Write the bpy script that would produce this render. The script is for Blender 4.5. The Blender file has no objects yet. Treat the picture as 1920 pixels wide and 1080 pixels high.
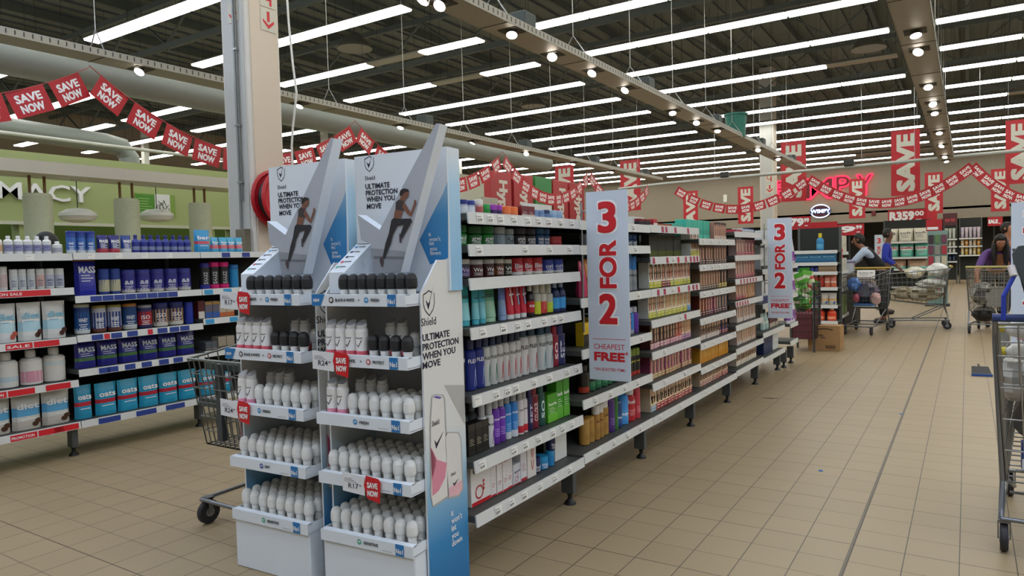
import bpy, math, random
from mathutils import Vector, Matrix, Euler
rng = random.Random(11)
SC = bpy.context.scene
C = SC.collection
# ---------------------------------------------------------------- camera, world, exposure
F_PX = 1333.85
YAW, PITCH, ROLL = (math.radians(a) for a in (32.646, -2.318, -1.478))
CAM = Vector((0, 0, 1.32))
FW = Vector((-math.sin(YAW) * math.cos(PITCH), math.cos(YAW) * math.cos(PITCH), math.sin(PITCH)))
R0 = Vector((math.cos(YAW), math.sin(YAW), 0)); U0 = R0.cross(FW)
RT = math.cos(ROLL) * R0 + math.sin(ROLL) * U0
UP = -math.sin(ROLL) * R0 + math.cos(ROLL) * U0
cam = bpy.data.cameras.new('camera'); cam.sensor_width = 36; cam.lens = 36 * F_PX / 1920
cam.clip_start = .05; cam.clip_end = 200
camo = bpy.data.objects.new('camera', cam); C.objects.link(camo)
camo.matrix_world = Matrix(((RT.x, UP.x, -FW.x, CAM.x), (RT.y, UP.y, -FW.y, CAM.y), (RT.z, UP.z, -FW.z, CAM.z), (0, 0, 0, 1)))
SC.camera = camo
w = bpy.data.worlds.new('world'); SC.world = w; w.use_nodes = True
w.node_tree.nodes['Background'].inputs[0].default_value = (.8, .9, 1, 1)
w.node_tree.nodes['Background'].inputs[1].default_value = .02
SC.view_settings.view_transform = 'Standard'; SC.view_settings.look = 'None'
SC.view_settings.exposure = 0.0; SC.view_settings.gamma = 1
SC.view_settings.use_curve_mapping = False
TUBE_W = 10.5          # radiance of the fluorescent diffusers
SPOT_W = 16.0

def ray(px, py): return FW * F_PX + RT * (px - 960) - UP * (py - 540)
def at(px, py, p, n):                       # where the sight line of a point of the photo meets a real plane
    d = ray(px, py); n = Vector(n); t = (Vector(p) - CAM).dot(n) / d.dot(n)
    return CAM + d * t
def proj(P):
    v = Vector(P) - CAM; k = v.dot(FW); return 960 + F_PX * v.dot(RT) / k, 540 - F_PX * v.dot(UP) / k
def ypx(px, z, X):                          # y at which a point of the plane x = X, height z lies in that photo column
    a, b = .3, 60.
    for _ in range(50):
        m = (a + b) / 2
        v = Vector((X, m, z)) - CAM
        if v.dot(FW) < .05 or proj((X, m, z))[0] < px: a = m
        else: b = m
    return a

# ---------------------------------------------------------------- materials
def lin(c):
    if isinstance(c, str): c = tuple(int(c[i:i + 2], 16) for i in (0, 2, 4))
    f = lambda v: v / 12.92 if v <= .04045 else ((v + .055) / 1.055) ** 2.4
    return tuple(f(v / 255) for v in c) + (1,)
_M = {}
def M(col, rough=.5, metal=0., var=.06, scale=14., alpha=1., trans=0., bump=0.):
    key = (col, rough, metal, var, scale, alpha, trans, bump)
    if key in _M: return _M[key]
    m = bpy.data.materials.new('paint_' + str(col)); m.use_nodes = True
    nt = m.node_tree; p = nt.nodes['Principled BSDF']
    c = lin(col); p.inputs['Roughness'].default_value = rough; p.inputs['Metallic'].default_value = metal
    tc = nt.nodes.new('ShaderNodeTexCoord'); no = nt.nodes.new('ShaderNodeTexNoise'); no.inputs['Scale'].default_value = scale
    no.inputs['Detail'].default_value = 2
    mx = nt.nodes.new('ShaderNodeMix'); mx.data_type = 'RGBA'
    mx.inputs[6].default_value = tuple(v * (1 - var) for v in c[:3]) + (1,)
    mx.inputs[7].default_value = tuple(min(1, v * (1 + var)) for v in c[:3]) + (1,)
    nt.links.new(tc.outputs['Object'], no.inputs['Vector']); nt.links.new(no.outputs['Fac'], mx.inputs[0])
    nt.links.new(mx.outputs[2], p.inputs['Base Color'])
    if bump:
        b = nt.nodes.new('ShaderNodeBump'); b.inputs['Strength'].default_value = bump; b.inputs['Distance'].default_value = .01
        nt.links.new(no.outputs['Fac'], b.inputs['Height']); nt.links.new(b.outputs[0], p.inputs['Normal'])
    if trans: p.inputs['Transmission Weight'].default_value = trans
    if alpha < 1: p.inputs['Alpha'].default_value = alpha
    _M[key] = m; return m
def EM(col, s):
    key = ('em', col, s)
    if key in _M: return _M[key]
    m = bpy.data.materials.new('glow_' + str(col)); m.use_nodes = True; nt = m.node_tree
    nt.nodes.clear(); o = nt.nodes.new('ShaderNodeOutputMaterial'); e = nt.nodes.new('ShaderNodeEmission')
    e.inputs[0].default_value = lin(col); e.inputs[1].default_value = s
    nt.links.new(e.outputs[0], o.inputs[0]); _M[key] = m; return m
def GRAD(stops, axis, lo, hi, rough=.45):   # a printed colour gradient along one object axis
    m = bpy.data.materials.new('print_gradient'); m.use_nodes = True; nt = m.node_tree; p = nt.nodes['Principled BSDF']
    p.inputs['Roughness'].default_value = rough
    tc = nt.nodes.new('ShaderNodeTexCoord'); sp = nt.nodes.new('ShaderNodeSeparateXYZ'); mr = nt.nodes.new('ShaderNodeMapRange')
    mr.inputs[1].default_value = lo; mr.inputs[2].default_value = hi
    cr = nt.nodes.new('ShaderNodeValToRGB')
    while len(cr.color_ramp.elements) < len(stops): cr.color_ramp.elements.new(.5)
    for e, (t, c) in zip(cr.color_ramp.elements, stops): e.position = t; e.color = lin(c)
    nt.links.new(tc.outputs['Object'], sp.inputs[0]); nt.links.new(sp.outputs[axis], mr.inputs[0])
    nt.links.new(mr.outputs[0], cr.inputs[0]); nt.links.new(cr.outputs[0], p.inputs['Base Color']); return m

WHITE = M('e4e4e2', .45); OFFW = M('d2d2cc', .5); INK = M('1a1a22', .5); REDINK = M('c81824', .45); WINK = M('f0f0f0', .5)
STEEL = M('9a9c9c', .35, .9); DARK = M('2c2e2c', .6); RAIL = M('cfd0cd', .45); BLK = M('121212', .5); CHROME = M('a8aaaa', .28, 1.)

# ---------------------------------------------------------------- mesh builder
_T = {}
def glyphs(s, bold=0., shear=0., res=2):
    k = (s, bold, shear, res)
    if k not in _T:
        cu = bpy.data.curves.new('t', 'FONT'); cu.body = s; cu.size = 1; cu.offset = bold; cu.shear = shear; cu.resolution_u = res
        ob = bpy.data.objects.new('t', cu); me = ob.to_mesh()
        vs = [(v.co.x, v.co.y) for v in me.vertices]; fs = [tuple(p.vertices) for p in me.polygons]
        ob.to_mesh_clear(); bpy.data.objects.remove(ob); bpy.data.curves.remove(cu)
        if not vs: vs = [(0, 0)]
        x0 = min(v[0] for v in vs); x1 = max(v[0] for v in vs)
        _T[k] = ([(a - x0, b) for a, b in vs], fs, x1 - x0)
    return _T[k]
class MB:
    def __init__(s): s.v = []; s.f = []; s.fm = []; s.sm = []; s.mats = []; s.M = None
    def mi(s, m):
        if m not in s.mats: s.mats.append(m)
        return s.mats.index(m)
    def add(s, vs, fs, mat, smooth=False):
        o = len(s.v); i = s.mi(mat)
        if s.M is not None: vs = [s.M @ Vector(p) for p in vs]
        s.v.extend(tuple(p) for p in vs)
        for f in fs: s.f.append(tuple(a + o for a in f)); s.fm.append(i); s.sm.append(smooth)
        return s
    def box(s, x0, y0, z0, x1, y1, z1, mat, bev=0.):
        if bev <= 0:
            vs = [(x, y, z) for x in (x0, x1) for y in (y0, y1) for z in (z0, z1)]
            return s.add(vs, [(0, 1, 3, 2), (4, 6, 7, 5), (0, 4, 5, 1), (2, 3, 7, 6), (0, 2, 6, 4), (1, 5, 7, 3)], mat)
        lo, hi = (x0, y0, z0), (x1, y1, z1); vs = []; ix = {}
        for i in (0, 1):
            for j in (0, 1):
                for k in (0, 1):
                    for ax in range(3):
                        p = []
                        for a, b in enumerate((i, j, k)):
                            q = hi[a] if b else lo[a]
                            if a != ax: q += -bev if b else bev
                            p.append(q)
                        ix[i, j, k, ax] = len(vs); vs.append(p)
        fs = []
        for ax in range(3):
            u, w_ = (ax + 1) % 3, (ax + 2) % 3
            for sd in (0, 1):
                q = []
                for a, b in ((0, 0), (1, 0), (1, 1), (0, 1)):
                    c = [0, 0, 0]; c[ax] = sd; c[u] = a; c[w_] = b; q.append(ix[c[0], c[1], c[2], ax])
                fs.append(tuple(q if sd else q[::-1]))
            for a in (0, 1):
                for b in (0, 1):
                    c0 = [0, 0, 0]; c1 = [0, 0, 0]; c0[u] = c1[u] = a; c0[w_] = c1[w_] = b; c0[ax] = 0; c1[ax] = 1
                    q = (ix[(*c0, u)], ix[(*c1, u)], ix[(*c1, w_)], ix[(*c0, w_)])
                    fs.append(q if (a == b) else q[::-1])
        for i in (0, 1):
            for j in (0, 1):
                for k in (0, 1):
                    q = (ix[i, j, k, 0], ix[i, j, k, 1], ix[i, j, k, 2]); fs.append(q if (i + j + k) % 2 else q[::-1])
        return s.add(vs, fs, mat)
    def lathe(s, prof, mat, n=14, cx=0., cy=0., sx=1., sy=1., cap=True, smooth=True):
        # prof: (r, z[, material of the band that follows])
        segs = []; cur = mat
        rows = [[(cx + r * sx * math.cos(2 * math.pi * k / n), cy + r * sy * math.sin(2 * math.pi * k / n), z) for k in range(n)] for r, z, *_ in prof]
        for i in range(len(prof) - 1):
            if len(prof[i]) > 2 and prof[i][2]: cur = prof[i][2]
            s.add(rows[i] + rows[i + 1], [(k, (k + 1) % n, n + (k + 1) % n, n + k) for k in range(n)], cur, smooth)
        if cap:
            if prof[0][0] > 1e-5: s.add(rows[0], [tuple(range(n))[::-1]], mat)
            if prof[-1][0] > 1e-5: s.add(rows[-1], [tuple(range(n))], cur)
        return s
    def poly(s, pts, mat): return s.add(pts, [tuple(range(len(pts)))], mat)
    def prism(s, pts, d, mat, side=None):     # pts: a planar outline, d: vector of thickness
        n = len(pts); a = [Vector(p) for p in pts]; b = [p + Vector(d) for p in a]
        s.add(a, [tuple(range(n))[::-1]], mat); s.add(b, [tuple(range(n))], mat)
        s.add(a + b, [(k, (k + 1) % n, n + (k + 1) % n, n + k) for k in range(n)], side or mat); return s
    def tube(s, pts, r, mat, n=5, caps=True):
        pts = [Vector(p) for p in pts]; rows = []
        for i, p in enumerate(pts):
            d = (pts[min(i + 1, len(pts) - 1)] - pts[max(i - 1, 0)]).normalized()
            a = d.orthogonal().normalized() if i == 0 else (a - d * a.dot(d)).normalized()
            b = d.cross(a); rows.append([p + (a * math.cos(2 * math.pi * k / n) + b * math.sin(2 * math.pi * k / n)) * r for k in range(n)])
        for q0, q1 in zip(rows, rows[1:]): s.add(q0 + q1, [(k, (k + 1) % n, n + (k + 1) % n, n + k) for k in range(n)], mat, True)
        if caps: s.add(rows[0], [tuple(range(n))[::-1]], mat); s.add(rows[-1], [tuple(range(n))], mat)
        return s
    def ell(s, c, ux, uy, a, b, mat, n=12):
        c, ux, uy = Vector(c), Vector(ux), Vector(uy)
        return s.poly([c + ux * a * math.cos(2 * math.pi * k / n) + uy * b * math.sin(2 * math.pi * k / n) for k in range(n)], mat)
    def ring(s, c, ux, uy, a, t, mat, n=20, b=None):
        c, ux, uy = Vector(c), Vector(ux), Vector(uy); b = b or a
        q = [c + ux * (a + d) * math.cos(2 * math.pi * k / n) + uy * (b + d) * math.sin(2 * math.pi * k / n) for d in (0, t) for k in range(n)]
        return s.add(q, [(k, (k + 1) % n, n + (k + 1) % n, n + k) for k in range(n)], mat)
    def text(s, t, o, ux, uy, h, mat, al='L', w=None, bold=.012, shear=0., res=2):
        if not t.strip(): return s
        vs, fs, wd = glyphs(t, min(bold, .012), shear, res); o, ux, uy = Vector(o), Vector(ux), Vector(uy)
        k = h / .7; kx = w / wd if w else k; off = {'L': 0, 'C': -.5, 'R': -1}[al] * wd * kx
        sh = [(0, 0)] if bold <= .016 else [(a * (bold - .01) * k, b * (bold - .01) * k) for a, b in ((-1, -1), (1, -1), (1, 1), (-1, 1), (0, 0))]
        nz = ux.cross(uy) * .00025
        for i, (dx, dy) in enumerate(sh): s.add([o + nz * i + ux * (off + x * kx + dx) + uy * (y * k + dy) for x, y in vs], fs, mat)
        return s
    def textcyl(s, t, r, z, h, mat, w=None, bold=.012, vert=False, sx=1., a0=0.):
        vs, fs, wd = glyphs(t, bold); k = h / .7; kx = w / wd if w else k; R_ = r + .0008
        q = []
        for x, y in vs:
            if vert: a, b = -(y - .35) * k, (x - wd / 2) * kx
            else: a, b = (x - wd / 2) * kx, y * k
            g = a / r + a0; q.append((R_ * sx * math.cos(g), R_ * math.sin(g), z + b))
        return s.add(q, fs, mat)
    def patchcyl(s, r, z0, z1, w, mat, a0=0., n=5, sx=1.):
        q = []; R_ = r + .0005
        for i in range(n + 1):
            g = a0 + (i / n - .5) * w / r
            q += [(R_ * sx * math.cos(g), R_ * math.sin(g), z0), (R_ * sx * math.cos(g), R_ * math.sin(g), z1)]
        return s.add(q, [(2 * i, 2 * i + 2, 2 * i + 3, 2 * i + 1) for i in range(n)], mat, True)
    def mesh(s, name):
        me = bpy.data.meshes.new(name); me.from_pydata(s.v, [], s.f)
        for m in s.mats: me.materials.append(m)
        me.polygons.foreach_set('material_index', s.fm); me.polygons.foreach_set('use_smooth', s.sm)
        me.update(); return me

def obj(name, mb, parent=None, loc=(0, 0, 0), rot=(0, 0, 0), label=None):
    me = mb.mesh(name) if isinstance(mb, MB) else mb
    o = bpy.data.objects.new(name, me); C.objects.link(o); o.location = loc; o.rotation_euler = rot
    if parent: o.parent = parent
    if label: o['label'] = label
    return o
def tag(o, label, cat, group=None, kind=None):
    if label: o['label'] = label
    if cat: o['category'] = cat
    if group: o['group'] = group
    if kind: o['kind'] = kind
    return o
def thing(name, label, cat, loc=(0, 0, 0), rz=0., group=None):
    o = bpy.data.objects.new(name, None); C.objects.link(o); o.empty_display_size = .1
    o.location = loc; o.rotation_euler = (0, 0, rz); return tag(o, label, cat, group)
def struct(name, mb, parent=None):
    o = obj(name, mb, parent)
    if parent is None: o['kind'] = 'structure'
    return o
def copy_tree(o, parent=None):
    c = o.copy(); C.objects.link(c)
    if parent: c.parent = parent
    for ch in list(o.children): copy_tree(ch, c)
    return c
ORD = ['', 'first', 'second', 'third', 'fourth', 'fifth', 'sixth', 'seventh', 'eighth', 'ninth', 'tenth', 'eleventh', 'twelfth', 'thirteenth', 'fourteenth', 'fifteenth', 'sixteenth', 'seventeenth', 'eighteenth']
X_, Y_, Z_ = Vector((1, 0, 0)), Vector((0, 1, 0)), Vector((0, 0, 1))
# ---------------------------------------------------------------- room shell
def floor_mat():
    m = bpy.data.materials.new('floor_tiles'); m.use_nodes = True; nt = m.node_tree; p = nt.nodes['Principled BSDF']
    N = nt.nodes.new; L = nt.links.new
    tc = N('ShaderNodeTexCoord'); sp = N('ShaderNodeSeparateXYZ'); L(tc.outputs['Object'], sp.inputs[0])
    def mth(op, a, b=None, c=None):
        n = N('ShaderNodeMath'); n.operation = op
        for i, v in enumerate((a, b, c)):
            if v is None: continue
            if isinstance(v, (int, float)): n.inputs[i].default_value = v
            else: L(v, n.inputs[i])
        return n.outputs[0]
    def line(o, off, pitch, wdt):
        u = mth('DIVIDE', mth('SUBTRACT', o, off), pitch)
        d = mth('MULTIPLY', mth('ABSOLUTE', mth('SUBTRACT', mth('FRACT', mth('ADD', u, .5)), .5)), pitch)
        return mth('LESS_THAN', d, wdt), mth('FLOOR', u)
    gx, ix = line(sp.outputs[0], -1.6276, .2, .0022)
    gy, iy = line(sp.outputs[1], 2.859, .2, .0020)
    gb, _ = line(sp.outputs[1], 2.859, .6, .0025)
    cb = N('ShaderNodeCombineXYZ'); L(ix, cb.inputs[0]); L(iy, cb.inputs[1])
    wn = N('ShaderNodeTexWhiteNoise'); wn.noise_dimensions = '2D'; L(cb.outputs[0], wn.inputs['Vector'])
    no = N('ShaderNodeTexNoise'); no.inputs['Scale'].default_value = 2.2; no.inputs['Detail'].default_value = 4; L(tc.outputs['Object'], no.inputs['Vector'])
    t = mth('ADD', mth('MULTIPLY', wn.outputs['Value'], .35), mth('MULTIPLY', no.outputs['Fac'], .65))
    m1 = N('ShaderNodeMix'); m1.data_type = 'RGBA'; L(t, m1.inputs[0]); m1.inputs[6].default_value = lin('938164'); m1.inputs[7].default_value = lin('9e8a6c')
    m2 = N('ShaderNodeMix'); m2.data_type = 'RGBA'; L(mth('MULTIPLY', gy, .8), m2.inputs[0]); L(m1.outputs[2], m2.inputs[6]); m2.inputs[7].default_value = lin('42382e')
    m3 = N('ShaderNodeMix'); m3.data_type = 'RGBA'; L(mth('MULTIPLY', mth('MAXIMUM', gx, gb), .92), m3.inputs[0]); L(m2.outputs[2], m3.inputs[6]); m3.inputs[7].default_value = lin('3a3028')
    L(m3.outputs[2], p.inputs['Base Color']); p.inputs['Roughness'].default_value = .42
    bp = N('ShaderNodeBump'); bp.inputs['Strength'].default_value = .15; bp.inputs['Distance'].default_value = .004
    L(mth('SUBTRACT', 1., mth('MAXIMUM', gx, mth('MAXIMUM', gy, gb))), bp.inputs['Height']); L(bp.outputs[0], p.inputs['Normal'])
    return m
FM = floor_mat()
XL, XR, YN, YF, ZC = -29., 18.5, -6., 38.5, 7.4
struct('floor', MB().box(XL, YN, -.1, XR, YF + 8, 0, FM))
roofm = M('6c726c', .8, 0, .1, 3)
mb = MB()
for i in range(95):                                       # trapezoid roof sheeting, ribs along the hall
    x = XL + .5 * i; mb.box(x, YN, ZC, x + .3, YF, ZC + .04, roofm); mb.box(x + .3, YN, ZC + .06, x + .5, YF, ZC + .1, roofm)
struct('ceiling', mb)
wallm = M('948a79', .7, 0, .04, 2)
struct('wall_far', MB().box(XL, YF, 2.66, XR, YF + .3, ZC, wallm))
struct('wall_right', MB().box(XR, YN, 0, XR + .3, YF, ZC, wallm))
struct('wall_near', MB().box(XL, YN - .3, 0, XR, YN, ZC, wallm))
struct('wall_left', MB().box(XL - .3, YN, 0, XL, YF, ZC, wallm))
struct('wall_arcade', MB().box(XL, YF + 7.7, 0, XR, YF + 8, 3.2, M('55524c', .7)).box(XL, YF, 3.1, XR, YF + 7.7, 3.2, M('8a867c', .7)))
struct('trim_floor_joint', MB().box(-.441, YN, .0003, -.429, YF, .002, M('6a6258', .5, .3)))
tm = M('5c635e', .7, .0)
k = 0
for y in [-3.6 + 4.26 * i for i in range(10)]:            # lattice girders and purlins
    mb = MB(); mb.box(XL, y - .05, 6.05, XR, y + .05, 6.17, tm); mb.box(XL, y - .05, 7.0, XR, y + .05, 7.12, tm)
    x = XL; up = False
    while x < XR - 1.2:
        mb.tube([(x, y, 6.15 if not up else 7.02), (x + 1.2, y, 7.02 if not up else 6.15)], .03, tm, 4); up = not up; x += 1.2
    struct('trim_girder', mb)
for i in range(23):
    x = XL + 1 + i * 2.0; struct('trim_purlin', MB().box(x - .05, YN, 7.14, x + .05, YF, 7.34, tm))
# columns
colm = M('cfcac0', .55, 0, .03, 3)
def column(name, x0, y0, w_):
    mb = MB()
    for a, b in ((x0, y0),): mb.box(a, b, 0, a + w_, b + w_, ZC, colm, .02)
    mb.box(x0 + w_, y0 + .04, 0, x0 + w_ + .012, y0 + w_ - .04, ZC, M('d0c0ae', .5, 0, .03, 3))  # lit face: warm light painted into the slab colour
    mb.box(x0 + .05, y0 - .012, 0, x0 + w_ - .05, y0, ZC, M('b9bab6', .5, 0, .03, 3))  # shaded face: cooler, darker tone of the shade painted in
    o = struct(name, mb); return o
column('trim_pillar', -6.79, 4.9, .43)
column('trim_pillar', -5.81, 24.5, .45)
# pharmacy wing on the far side of the hall
green = M('a3b077', .6, 0, .05, 2); dgreen = M('566b2a', .7, 0, .1, 3)
mb = MB(); WX = -12.
mb.box(WX - .25, -6, 2.05, WX, 17.4, 3.135, green); mb.box(WX - .25, -6, 0, WX, 17.4, .95, green)
for a, b in ((-6, 1.5), (4.2, 4.6), (5.05, 5.3), (8.2, 8.35), (8.75, 17.4)): mb.box(WX - .25, a, .95, WX, b, 2.05, green)
mb.box(WX - 1.2, -6, 0, WX - 1.15, 17.4, 2.3, dgreen)
mb.box(WX, -6, 2.03, WX + .04, 17.4, 2.08, M('c9cbb8', .5))
struct('wall_pharmacy', mb)
mb = MB(); mb.box(-10.6, -6, 2.575, -10., 12.2, 2.735, M('cfccc0', .6, 0, .03, 2)); struct('trim_bulkhead_beam', mb)
mb = MB(); mb.box(-11.9, 12.5, 2.55, -10.0, 14.45, 3.35, M('c9ccba', .6)).box(-11.9, 12.6, 0, -10.1, 14.4, 2.55, M('a3aa7c', .6))
struct('trim_bulkhead_end', mb)
mb = MB()
mb.text('PHARMACY', (WX + .01, 6.1, 2.42), Y_, Z_, .25, WINK, 'R', 2.9, .03)
pts = mb.v[:]
lt = MB()                                                # raised letters with a real thickness
vs, fs, wd = glyphs('PHARMACY', .012)
kx = 2.55 / wd
q = [(y_ * .25 / .7, x_) for x_, y_ in vs]
lt.add([(WX + .05, 6.1 + (x_ - wd) * kx, 2.41 + z_) for z_, x_ in q], fs, WINK)
lt.add([(WX + .003, 6.1 + (x_ - wd) * kx, 2.41 + z_) for z_, x_ in q], fs, M('9a9a90', .6))
for x_, (z_, _) in zip([v[0] for v in vs], q): pass
e_cnt = {}
for f in fs:
    for a, b in zip(f, f[1:] + f[:1]): e_cnt[(a, b)] = e_cnt.get((a, b), 0) + 1
side = [(a, b) for (a, b) in e_cnt if (b, a) not in e_cnt]
n0 = len(vs); P3 = lambda i, d: (WX + d, 6.1 + (vs[i][0] - wd) * kx, 2.41 + vs[i][1] * .25 / .7)
for a, b in side: lt.add([P3(a, .003), P3(b, .003), P3(b, .05), P3(a, .05)], [(0, 1, 2, 3)], M('c6c8bc', .6))
tag(obj('wall_lettering', lt), 'white raised capital lettering across the green pharmacy wall', 'lettering')
# hanging poster, pendant drums and lamps of the pharmacy
mb = MB(); py0, py1, py2, py3 = (at(q, 370, (WX, 0, 0), (1, 0, 0)).y for q in (252, 287, 316, 326)); pz0, pz1 = 2.24, 2.62
mb.box(WX + .003, py0, pz0, WX + .03, py3, pz1, M('7fa045', .5))
mb.box(WX + .03, py0 + .01, pz0 + .02, WX + .034, py1, pz1 - .02, M('4d8a2e', .5)); mb.box(WX + .03, py1 + .01, pz0 - .02, WX + .036, py2, pz1, M('e0e2e0', .5))
for i in range(6): mb.box(WX + .034, py0 + .04, pz0 + .06 + i * .045, WX + .0345, py0 + rng.uniform(.15, .3), pz0 + .07 + i * .045, M('9cc070', .5))
for i in range(9):
    y0, z0 = rng.uniform(py1 + .04, py2 - .03), rng.uniform(pz0, pz0 + .2)
    mb.tube([(WX + .037, y0, z0), (WX + .037, max(py1 + .02, min(py2 - .02, y0 + rng.uniform(-.07, .07))), z0 + .08), (WX + .037, max(py1 + .02, min(py2 - .02, y0 + rng.uniform(-.12, .12))), z0 + .14)], .006, M('4a5048', .5), 4)
tag(obj('wall_poster', mb), 'green and white poster of dark branches on the pharmacy wall', 'poster')
def drum(y, label):
    t = thing('hanging_drum', label, 'hanging drum', (-10.3, y, 0), 0, 'pale drums under the pharmacy beam')
    obj('drum_body', MB().lathe([(.15, 1.55), (.165, 1.57), (.17, 2.3), (.15, 2.34)], M('b9c0a4', .8, 0, .1, 20), 18), t)
    for s in (-1, 1): obj('strap', MB().box(-.01, s * .09 - .015, 2.335, .01, s * .09 + .015, 2.58, M('7a5a38', .7)), t)
drum(at(72, 400, (-10.3, 0, 0), (1, 0, 0)).y, 'pale green hanging drum in front of the white wall lettering')
drum(at(238, 400, (-10.3, 0, 0), (1, 0, 0)).y, 'pale green hanging drum beside the green wall poster')
drum(at(375, 400, (-10.3, 0, 0), (1, 0, 0)).y, 'pale green hanging drum closest to the white pillar')
def lamp(px, label):
    p = at(px, 404, (-10.42, 0, 0), (1, 0, 0))
    t = thing('pendant_lamp', label, 'lamp', (p.x, p.y, p.z), 0, 'oval pharmacy pendants')
    obj('lamp_shade', MB().lathe([(.02, .1), (.14, .085), (.23, .03), (.24, -.01), (.2, -.07), (.08, -.1), (0, -.1)][::-1], M('d9dbd2', .5), 18), t)
    obj('cord', MB().tube([(0, 0, .1), (0, 0, 2.58 - p.z)], .006, DARK, 4), t)
    obj('ceiling_rose', MB().lathe([(.07, 2.56 - p.z), (.07, 2.59 - p.z)], OFFW, 12), t)
lamp(146, 'white oval pendant lamp below the end of the lettering')
lamp(294, 'white oval pendant lamp below the green wall poster')

# ---------------------------------------------------------------- fluorescent battens
tubem = EM('fbfbf2', TUBE_W); coolm = EM('e3eeff', TUBE_W * 1.5); dimm = M('a8a49a', .5); housing = M('6a6a64', .6); rodm = M('34342f', .7)  # cool tubes: bluer, brighter, for unseen rows added to light the stand fronts
def batten_mesh(L, lit, tm_=None):
    h = MB(); h.box(-L / 2, -.15, 0, L / 2, .15, .02, housing).box(-L / 2, -.06, .02, L / 2, .06, .07, housing)
    d = MB(); w0, w1, z = .14, .125, -.032; m = (tm_ or tubem) if lit else dimm
    d.add([(-L / 2 + .02, -w0, 0), (L / 2 - .02, -w0, 0), (L / 2 - .02, w0, 0), (-L / 2 + .02, w0, 0), (-L / 2 + .02, -w1, z), (L / 2 - .02, -w1, z), (L / 2 - .02, w1, z), (-L / 2 + .02, w1, z)],
          [(0, 1, 5, 4), (2, 3, 7, 6), (4, 5, 6, 7), (1, 2, 6, 5), (3, 0, 4, 7)], m)
    return h.mesh('batten_housing'), d.mesh('diffuser')
BL = 1.4375
BLIT, BDIM = batten_mesh(BL, True), batten_mesh(BL, False)
BLONG = batten_mesh(5.75, True); BCOOL = batten_mesh(5.75, True, coolm)
ZB = 5.52
ROD = MB().tube([(0, 0, .09), (0, 0, 1.88)], .004, rodm, 4).mesh('suspension_rod')
def rods(o, d=.5):
    for s in (-d, d): obj('suspension_rod', ROD, o, (s, 0, 0))
def on_photo(P):
    v = Vector(P) - CAM
    if v.dot(FW) < .5: return False
    x, y = proj(P); return -60 < x < 1980 and -60 < y < 560
runs = [(-33, 'far pharmacy-side'), (-26.4 - .4, 'pharmacy-side'), (-20.25, 'outer'), (-13.53, 'middle'), (-7.0, 'main aisle'), (-.5, 'trolley-side'), (5.9, 'side')]
runs = [(-26.6, 'fifth'), (-20.1, 'fourth'), (-13.53, 'third'), (-7.0, 'second'), (-.5, 'first'), (6., 'side'), (12.4 - .0, 'wall-side')]  # side and wall-side runs are unseen, added to brighten aisle-facing panels
nb = 0
for r in range(-5, 15):
    y = 7.03 + 2.13 * r
    for x0, rn in runs:
        xs = [x0 + BL * (i + .5) for i in range(4)]
        seen = [on_photo((x, y, ZB)) for x in xs]
        if not any(seen):
            if y > 26: continue
            h, d = BCOOL if y < 3 else BLONG; o = obj('fluorescent_batten', h, None, (x0 + 2.875, y, ZB)); obj('diffuser', d, o); rods(o, 2.2)
            tag(o, 'long one-piece white fluorescent ceiling fitting', 'ceiling light', 'fluorescent fittings outside the view'); continue
        for i, x in enumerate(xs):
            dim = (r, rn, i) in ((2, 'third', 2), (3, 'third', 2), (8, 'first', 1), (5, 'second', 3)) or (r == 13 and rn == 'second' and i > 1)
            h, d = BDIM if dim else BLIT
            o = obj('fluorescent_batten', h, None, (x, y, ZB)); obj('diffuser', d, o)
            rods(o)
            lb = f"{'unlit' if dim else 'glowing white'} ceiling batten, {ORD[4 - i]} of the {rn} run, {ORD[r + 1] if r >= 0 else 'unseen'} row"
            tag(o, lb, 'ceiling light', 'fluorescent battens under the roof')
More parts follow.
